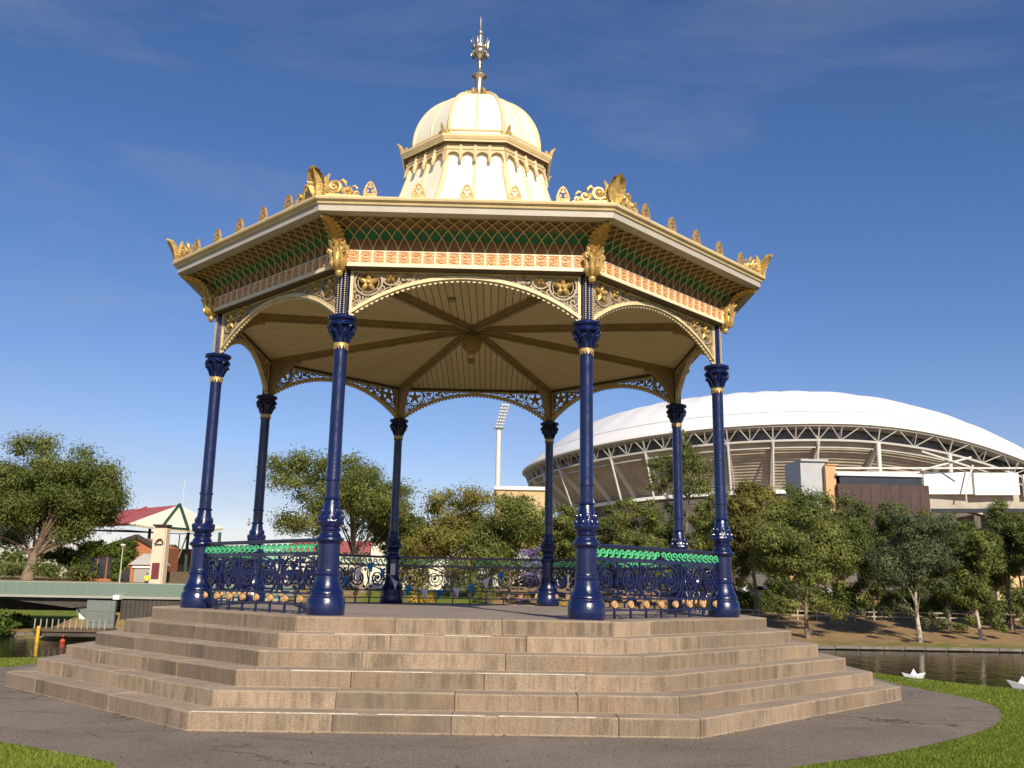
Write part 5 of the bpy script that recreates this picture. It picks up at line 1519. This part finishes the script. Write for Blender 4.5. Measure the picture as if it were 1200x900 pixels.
# person in hi-vis and dark car on the far side of the bridge
def person():
    pb_ = at(171, 690, 101); root = thing('person', 'person in a bright yellow hi-vis top walking beyond the bridge', 'person', (pb_.x, pb_.y, ground_z(pb_.x, pb_.y)))
    me = bpy.data.meshes.new('body')
    J = {'pel': (0, 0, .95), 'wai': (0, 0, 1.12), 'che': (0, -.01, 1.36), 'nec': (0, 0, 1.52), 'hea': (0, -.02, 1.66), 'top': (0, -.01, 1.76),
         'lh': (.1, 0, .92), 'lk': (.11, -.14, .5), 'la': (.11, -.08, .09), 'lt': (.11, -.24, .04), 'rh': (-.1, 0, .92), 'rk': (-.11, .03, .49), 'ra': (-.11, .22, .10), 'rt': (-.11, .10, .03),
         'ls': (.19, 0, 1.44), 'le': (.25, .07, 1.16), 'lw': (.24, -.08, .92), 'lf': (.23, -.13, .82), 'rs': (-.19, 0, 1.44), 're': (-.25, -.03, 1.16), 'rw': (-.24, -.17, .95), 'rf': (-.23, -.22, .86)}
    Rd = {'pel': .14, 'wai': .125, 'che': .15, 'nec': .06, 'hea': .10, 'top': .075, 'lh': .095, 'lk': .06, 'la': .042, 'lt': .035, 'rh': .095, 'rk': .06, 'ra': .042, 'rt': .035, 'ls': .07, 'le': .045, 'lw': .033, 'lf': .03, 'rs': .07, 're': .045, 'rw': .033, 'rf': .03}
    K = list(J); E = [('pel', 'wai'), ('wai', 'che'), ('che', 'nec'), ('nec', 'hea'), ('hea', 'top'), ('pel', 'lh'), ('lh', 'lk'), ('lk', 'la'), ('la', 'lt'), ('pel', 'rh'), ('rh', 'rk'), ('rk', 'ra'), ('ra', 'rt'), ('che', 'ls'), ('ls', 'le'), ('le', 'lw'), ('lw', 'lf'), ('che', 'rs'), ('rs', 're'), ('re', 'rw'), ('rw', 'rf')]
    me.from_pydata([J[k] for k in K], [(K.index(a), K.index(b)) for a, b in E], [])
    me.materials.append(M['skin'])
    o = link('body', me, root); o.modifiers.new('skin', 'SKIN'); s_ = o.modifiers.new('sub', 'SUBSURF'); s_.levels = 1; s_.render_levels = 2
    for i, k in enumerate(K): me.skin_vertices[0].data[i].radius = (Rd[k], Rd[k]*(.75 if k in ('che', 'wai', 'pel') else 1))
    me.skin_vertices[0].data[0].use_root = True
    q = MB(); q.lathe([(.15, .98), (.155, 1.1), (.175, 1.3), (.17, 1.42), (.10, 1.5), (.07, 1.52)], 16, mtx=Matrix.Diagonal((1.15, .85, 1)))
    for sg, e in ((1, (.25, .07, 1.16)), (-1, (-.25, -.03, 1.16))): q.tube([(sg*.15, 0, 1.45), (sg*.2, 0, 1.42), e], [.09, .085, .062], 10)
    q.build('vest', M['hivis'], root)
    q = MB()
    for a, b, c in (('lh', 'lk', 'la'), ('rh', 'rk', 'ra')): q.tube([J[a], J[b], J[c]], [.115, .085, .065], 10)
    q.lathe([(.12, .9), (.15, .96), (.15, 1.0)], 14, mtx=Matrix.Diagonal((1.15, .85, 1))); q.build('trousers', M['trousers'], root)
    q = MB(); q.ball((0, .012, 1.70), (.105, .115, .10), 12, 8); q.build('hair', M['hair'], root)
    return root
person()
car('dark car parked beyond the bridge beside the person in yellow', 163, 112, 'cardark', .1, 'cars parked on the left bank')
# street lamps
def street_lamp(label, px, py, D, group):
    b = base(px, D); h = at(px, py, D).z-b[2]
    o = thing('street_lamp', label, 'street lamp', b, 0, group)
    q = MB(); q.tube([(0, 0, -.2), (0, 0, h)], [.09, .05], 8); q.build('pole', M['greysteel'], o)
    q = MB(); q.lathe([(.05, h-.1), (.22, h), (.3, h+.12), (.08, h+.25)], 12); q.build('lantern', M['offwhite'], o)
LG = 'lamps on the far banks'
street_lamp('slim grey lamp post left of the brick building', 139, 640, 100, LG)
street_lamp('slim grey lamp post seen above the left balustrade', 318, 622, 170, LG)

# paper boats on the lake
def boat(label, px, py, D, w, rz):
    p_ = at(px, py, D); o = thing('paper_boat', label, 'boat', (p_.x, p_.y, WATER), rz, 'giant folded paper boats on the lake')
    s = w*D/CF/2; hB = s*.42
    q = MB()
    b_ = [(-s*.55, 0, -.1), (0, -s*.30, -.1), (s*.55, 0, -.1), (0, s*.30, -.1)]
    t_ = [(-s, 0, hB*1.15), (0, -s*.44, hB*.62), (s, 0, hB*1.15), (0, s*.44, hB*.62)]
    q.add(b_+t_, [(i, (i+1) % 4, (i+1) % 4+4, i+4) for i in range(4)]+[(3, 2, 1, 0)])
    q.add([(p0[0]*.93, p0[1]*.93, p0[2]) for p0 in t_]+[(p0[0]*.93, p0[1]*.9, .0) for p0 in b_], [(i, (i+1) % 4, (i+1) % 4+4, i+4) for i in range(4)])
    for i in range(4): q.add([t_[i], t_[(i+1) % 4], tuple(v*.93 for v in t_[(i+1) % 4][:2])+(t_[(i+1) % 4][2],), tuple(v*.93 for v in t_[i][:2])+(t_[i][2],)], [(0, 1, 2, 3)])
    q.build('hull', M['boat'], o, smooth=0)
    q = MB(); q.add([(-s*.46, 0, .05), (0, -s*.24, .05), (s*.46, 0, .05), (0, s*.24, .05), (0, 0, hB*1.85)], [(0, 1, 4), (1, 2, 4), (2, 3, 4), (3, 0, 4), (3, 2, 1, 0)]); q.build('peak', M['boat'], o, smooth=0)
boat('white folded paper boat floating on the lake nearer the bandstand', 1071, 791, 54, 30, .12)
boat('white folded paper boat floating on the lake, cut by the right picture edge', 1199, 805, 50, 34, -.25)

# ------------------------------------------------------------------ bunting inside the balustrade
def bunting(label, pts, cols, D, n_flag):
    """pts: places the cord passes (photo px at depth D); flags hang evenly"""
    P = catmull(pts, 10, False)+[pts[-1]]
    Q = [at(x, y, D) for x, y in P]
    o = thing('bunting', label, 'bunting', tuple(Q[0]))
    org = Q[0]
    q = MB(); q.tube([p-org for p in Q], .006, 5); q.build('cord', M['cord'], o)
    L = [0]
    for i in range(len(Q)-1): L.append(L[-1]+(Q[i+1]-Q[i]).length)
    for i in range(n_flag):
        s = L[-1]*(i+.5)/n_flag; j = max(k for k in range(len(L)-1) if L[k] <= s)
        t = (Q[j+1]-Q[j]).normalized(); c = Q[j]+t*(s-L[j])-org
        h_ = .21; w_ = .085
        sw = Vector((.05*math.sin(i*2.7), .07*math.sin(i*1.9), -h_))
        f = MB(); a, b = c-t*w_, c+t*w_; m_ = c+Vector((0, .02*math.cos(i*3), 0)); tip = c+sw
        f.add([a, m_, b, tip, m_.lerp(tip, .5)+Vector((0, .03*math.sin(i), 0))], [(0, 1, 4), (1, 2, 4), (2, 3, 4), (3, 0, 4)])
        so = f.build('flag', M['flag_'+cols[i % len(cols)]], o, smooth=0)
        sd = so.modifiers.new('cloth', 'SOLIDIFY'); sd.thickness = .003
bunting('blue and white bunting sagging in front of the rear balustrade between the rear columns', [(505, 603), (545, 640), (590, 672), (650, 698), (720, 706), (790, 704), (850, 694), (910, 672), (960, 650), (1020, 630)] if False else [(441.5+i, y) for i, y in ((0, 661), (12, 672), (25, 682), (45, 689), (65, 691.5), (85, 690.5), (105, 687), (122, 681), (138, 674), (154, 667))], ['blue', 'white'], 20.05, 9)
bunting('blue and white bunting hung from the left rear column to the rear left column', [(306, 655), (322, 655), (340, 658), (358, 665), (372, 672), (390, 678), (405, 676), (418, 669), (430, 661), (442, 658)], ['blue', 'white', 'blue', 'white'], 19.6, 9)

# ------------------------------------------------------------------ light, sky, view
SUN_AZ, SUN_EL = 14.8, 31.5        # degrees to the right of straight behind the camera; height
def lights():
    w = bpy.data.worlds.new('World'); sc.world = w; w.use_nodes = True
    nt = w.node_tree; bg = nt.nodes['Background']
    sky = nt.nodes.new('ShaderNodeTexSky'); sky.sky_type = 'NISHITA'; sky.sun_disc = False
    sky.sun_elevation = rad(SUN_EL); sky.altitude = 100; sky.air_density = 1.0; sky.dust_density = .25; sky.ozone_density = 3.0
    az = rad(SUN_AZ)
    d = Vector((math.sin(az)*math.cos(rad(SUN_EL)), -math.cos(az)*math.cos(rad(SUN_EL)), math.sin(rad(SUN_EL))))   # towards the sun
    sky.sun_rotation = math.atan2(d.x, d.y)
    # thin streaks of high cloud
    tc = nt.nodes.new('ShaderNodeTexCoord')
    mp = nt.nodes.new('ShaderNodeMapping'); mp.inputs['Rotation'].default_value = (0, rad(28), 0); mp.inputs['Scale'].default_value = (1.1, 1.1, 4.2)
    nt.links.new(tc.outputs['Generated'], mp.inputs['Vector'])
    n = nt.nodes.new('ShaderNodeTexNoise'); n.inputs['Scale'].default_value = 1.7; n.inputs['Detail'].default_value = 7; n.inputs['Roughness'].default_value = .58; n.inputs['Distortion'].default_value = .6
    nt.links.new(mp.outputs[0], n.inputs['Vector'])
    f = ramp(nt, n.outputs[0], .46, .80, 0, .34)
    hs = nt.nodes.new('ShaderNodeHueSaturation'); hs.inputs['Saturation'].default_value = SKY_SAT; hs.inputs['Value'].default_value = 1.0
    nt.links.new(sky.outputs[0], hs.inputs['Color'])
    hc = _mixcol(nt, hs.outputs[0], (1.12, .93, 1.05), 1.0, 'MULTIPLY')
    c = _mixcol(nt, hc, (4.2, 4.2, 4.6), f)
    nt.links.new(c, bg.inputs['Color']); bg.inputs['Strength'].default_value = SKY_STR
    l = bpy.data.lights.new('sun', 'SUN'); l.energy = SUN_STR; l.angle = rad(.53); l.color = (1, .88, .69)
    o = bpy.data.objects.new('sun', l); COL.objects.link(o)
    o.rotation_euler = d.to_track_quat('Z', 'Y').to_euler()
SKY_SAT, SKY_STR, SUN_STR = 1.20, .079, 4.1
lights()
vs = sc.view_settings
sc.display_settings.display_device = 'sRGB'
vs.view_transform = 'Standard'; vs.look = 'None'; vs.gamma = 1; vs.use_curve_mapping = False; vs.exposure = 0.42
sc.cycles.use_denoising = True
sc.cycles.max_bounces = 8; sc.cycles.diffuse_bounces = 5; sc.cycles.glossy_bounces = 3; sc.cycles.transparent_max_bounces = 8; sc.cycles.transmission_bounces = 3
sc.cycles.caustics_reflective = False; sc.cycles.caustics_refractive = False
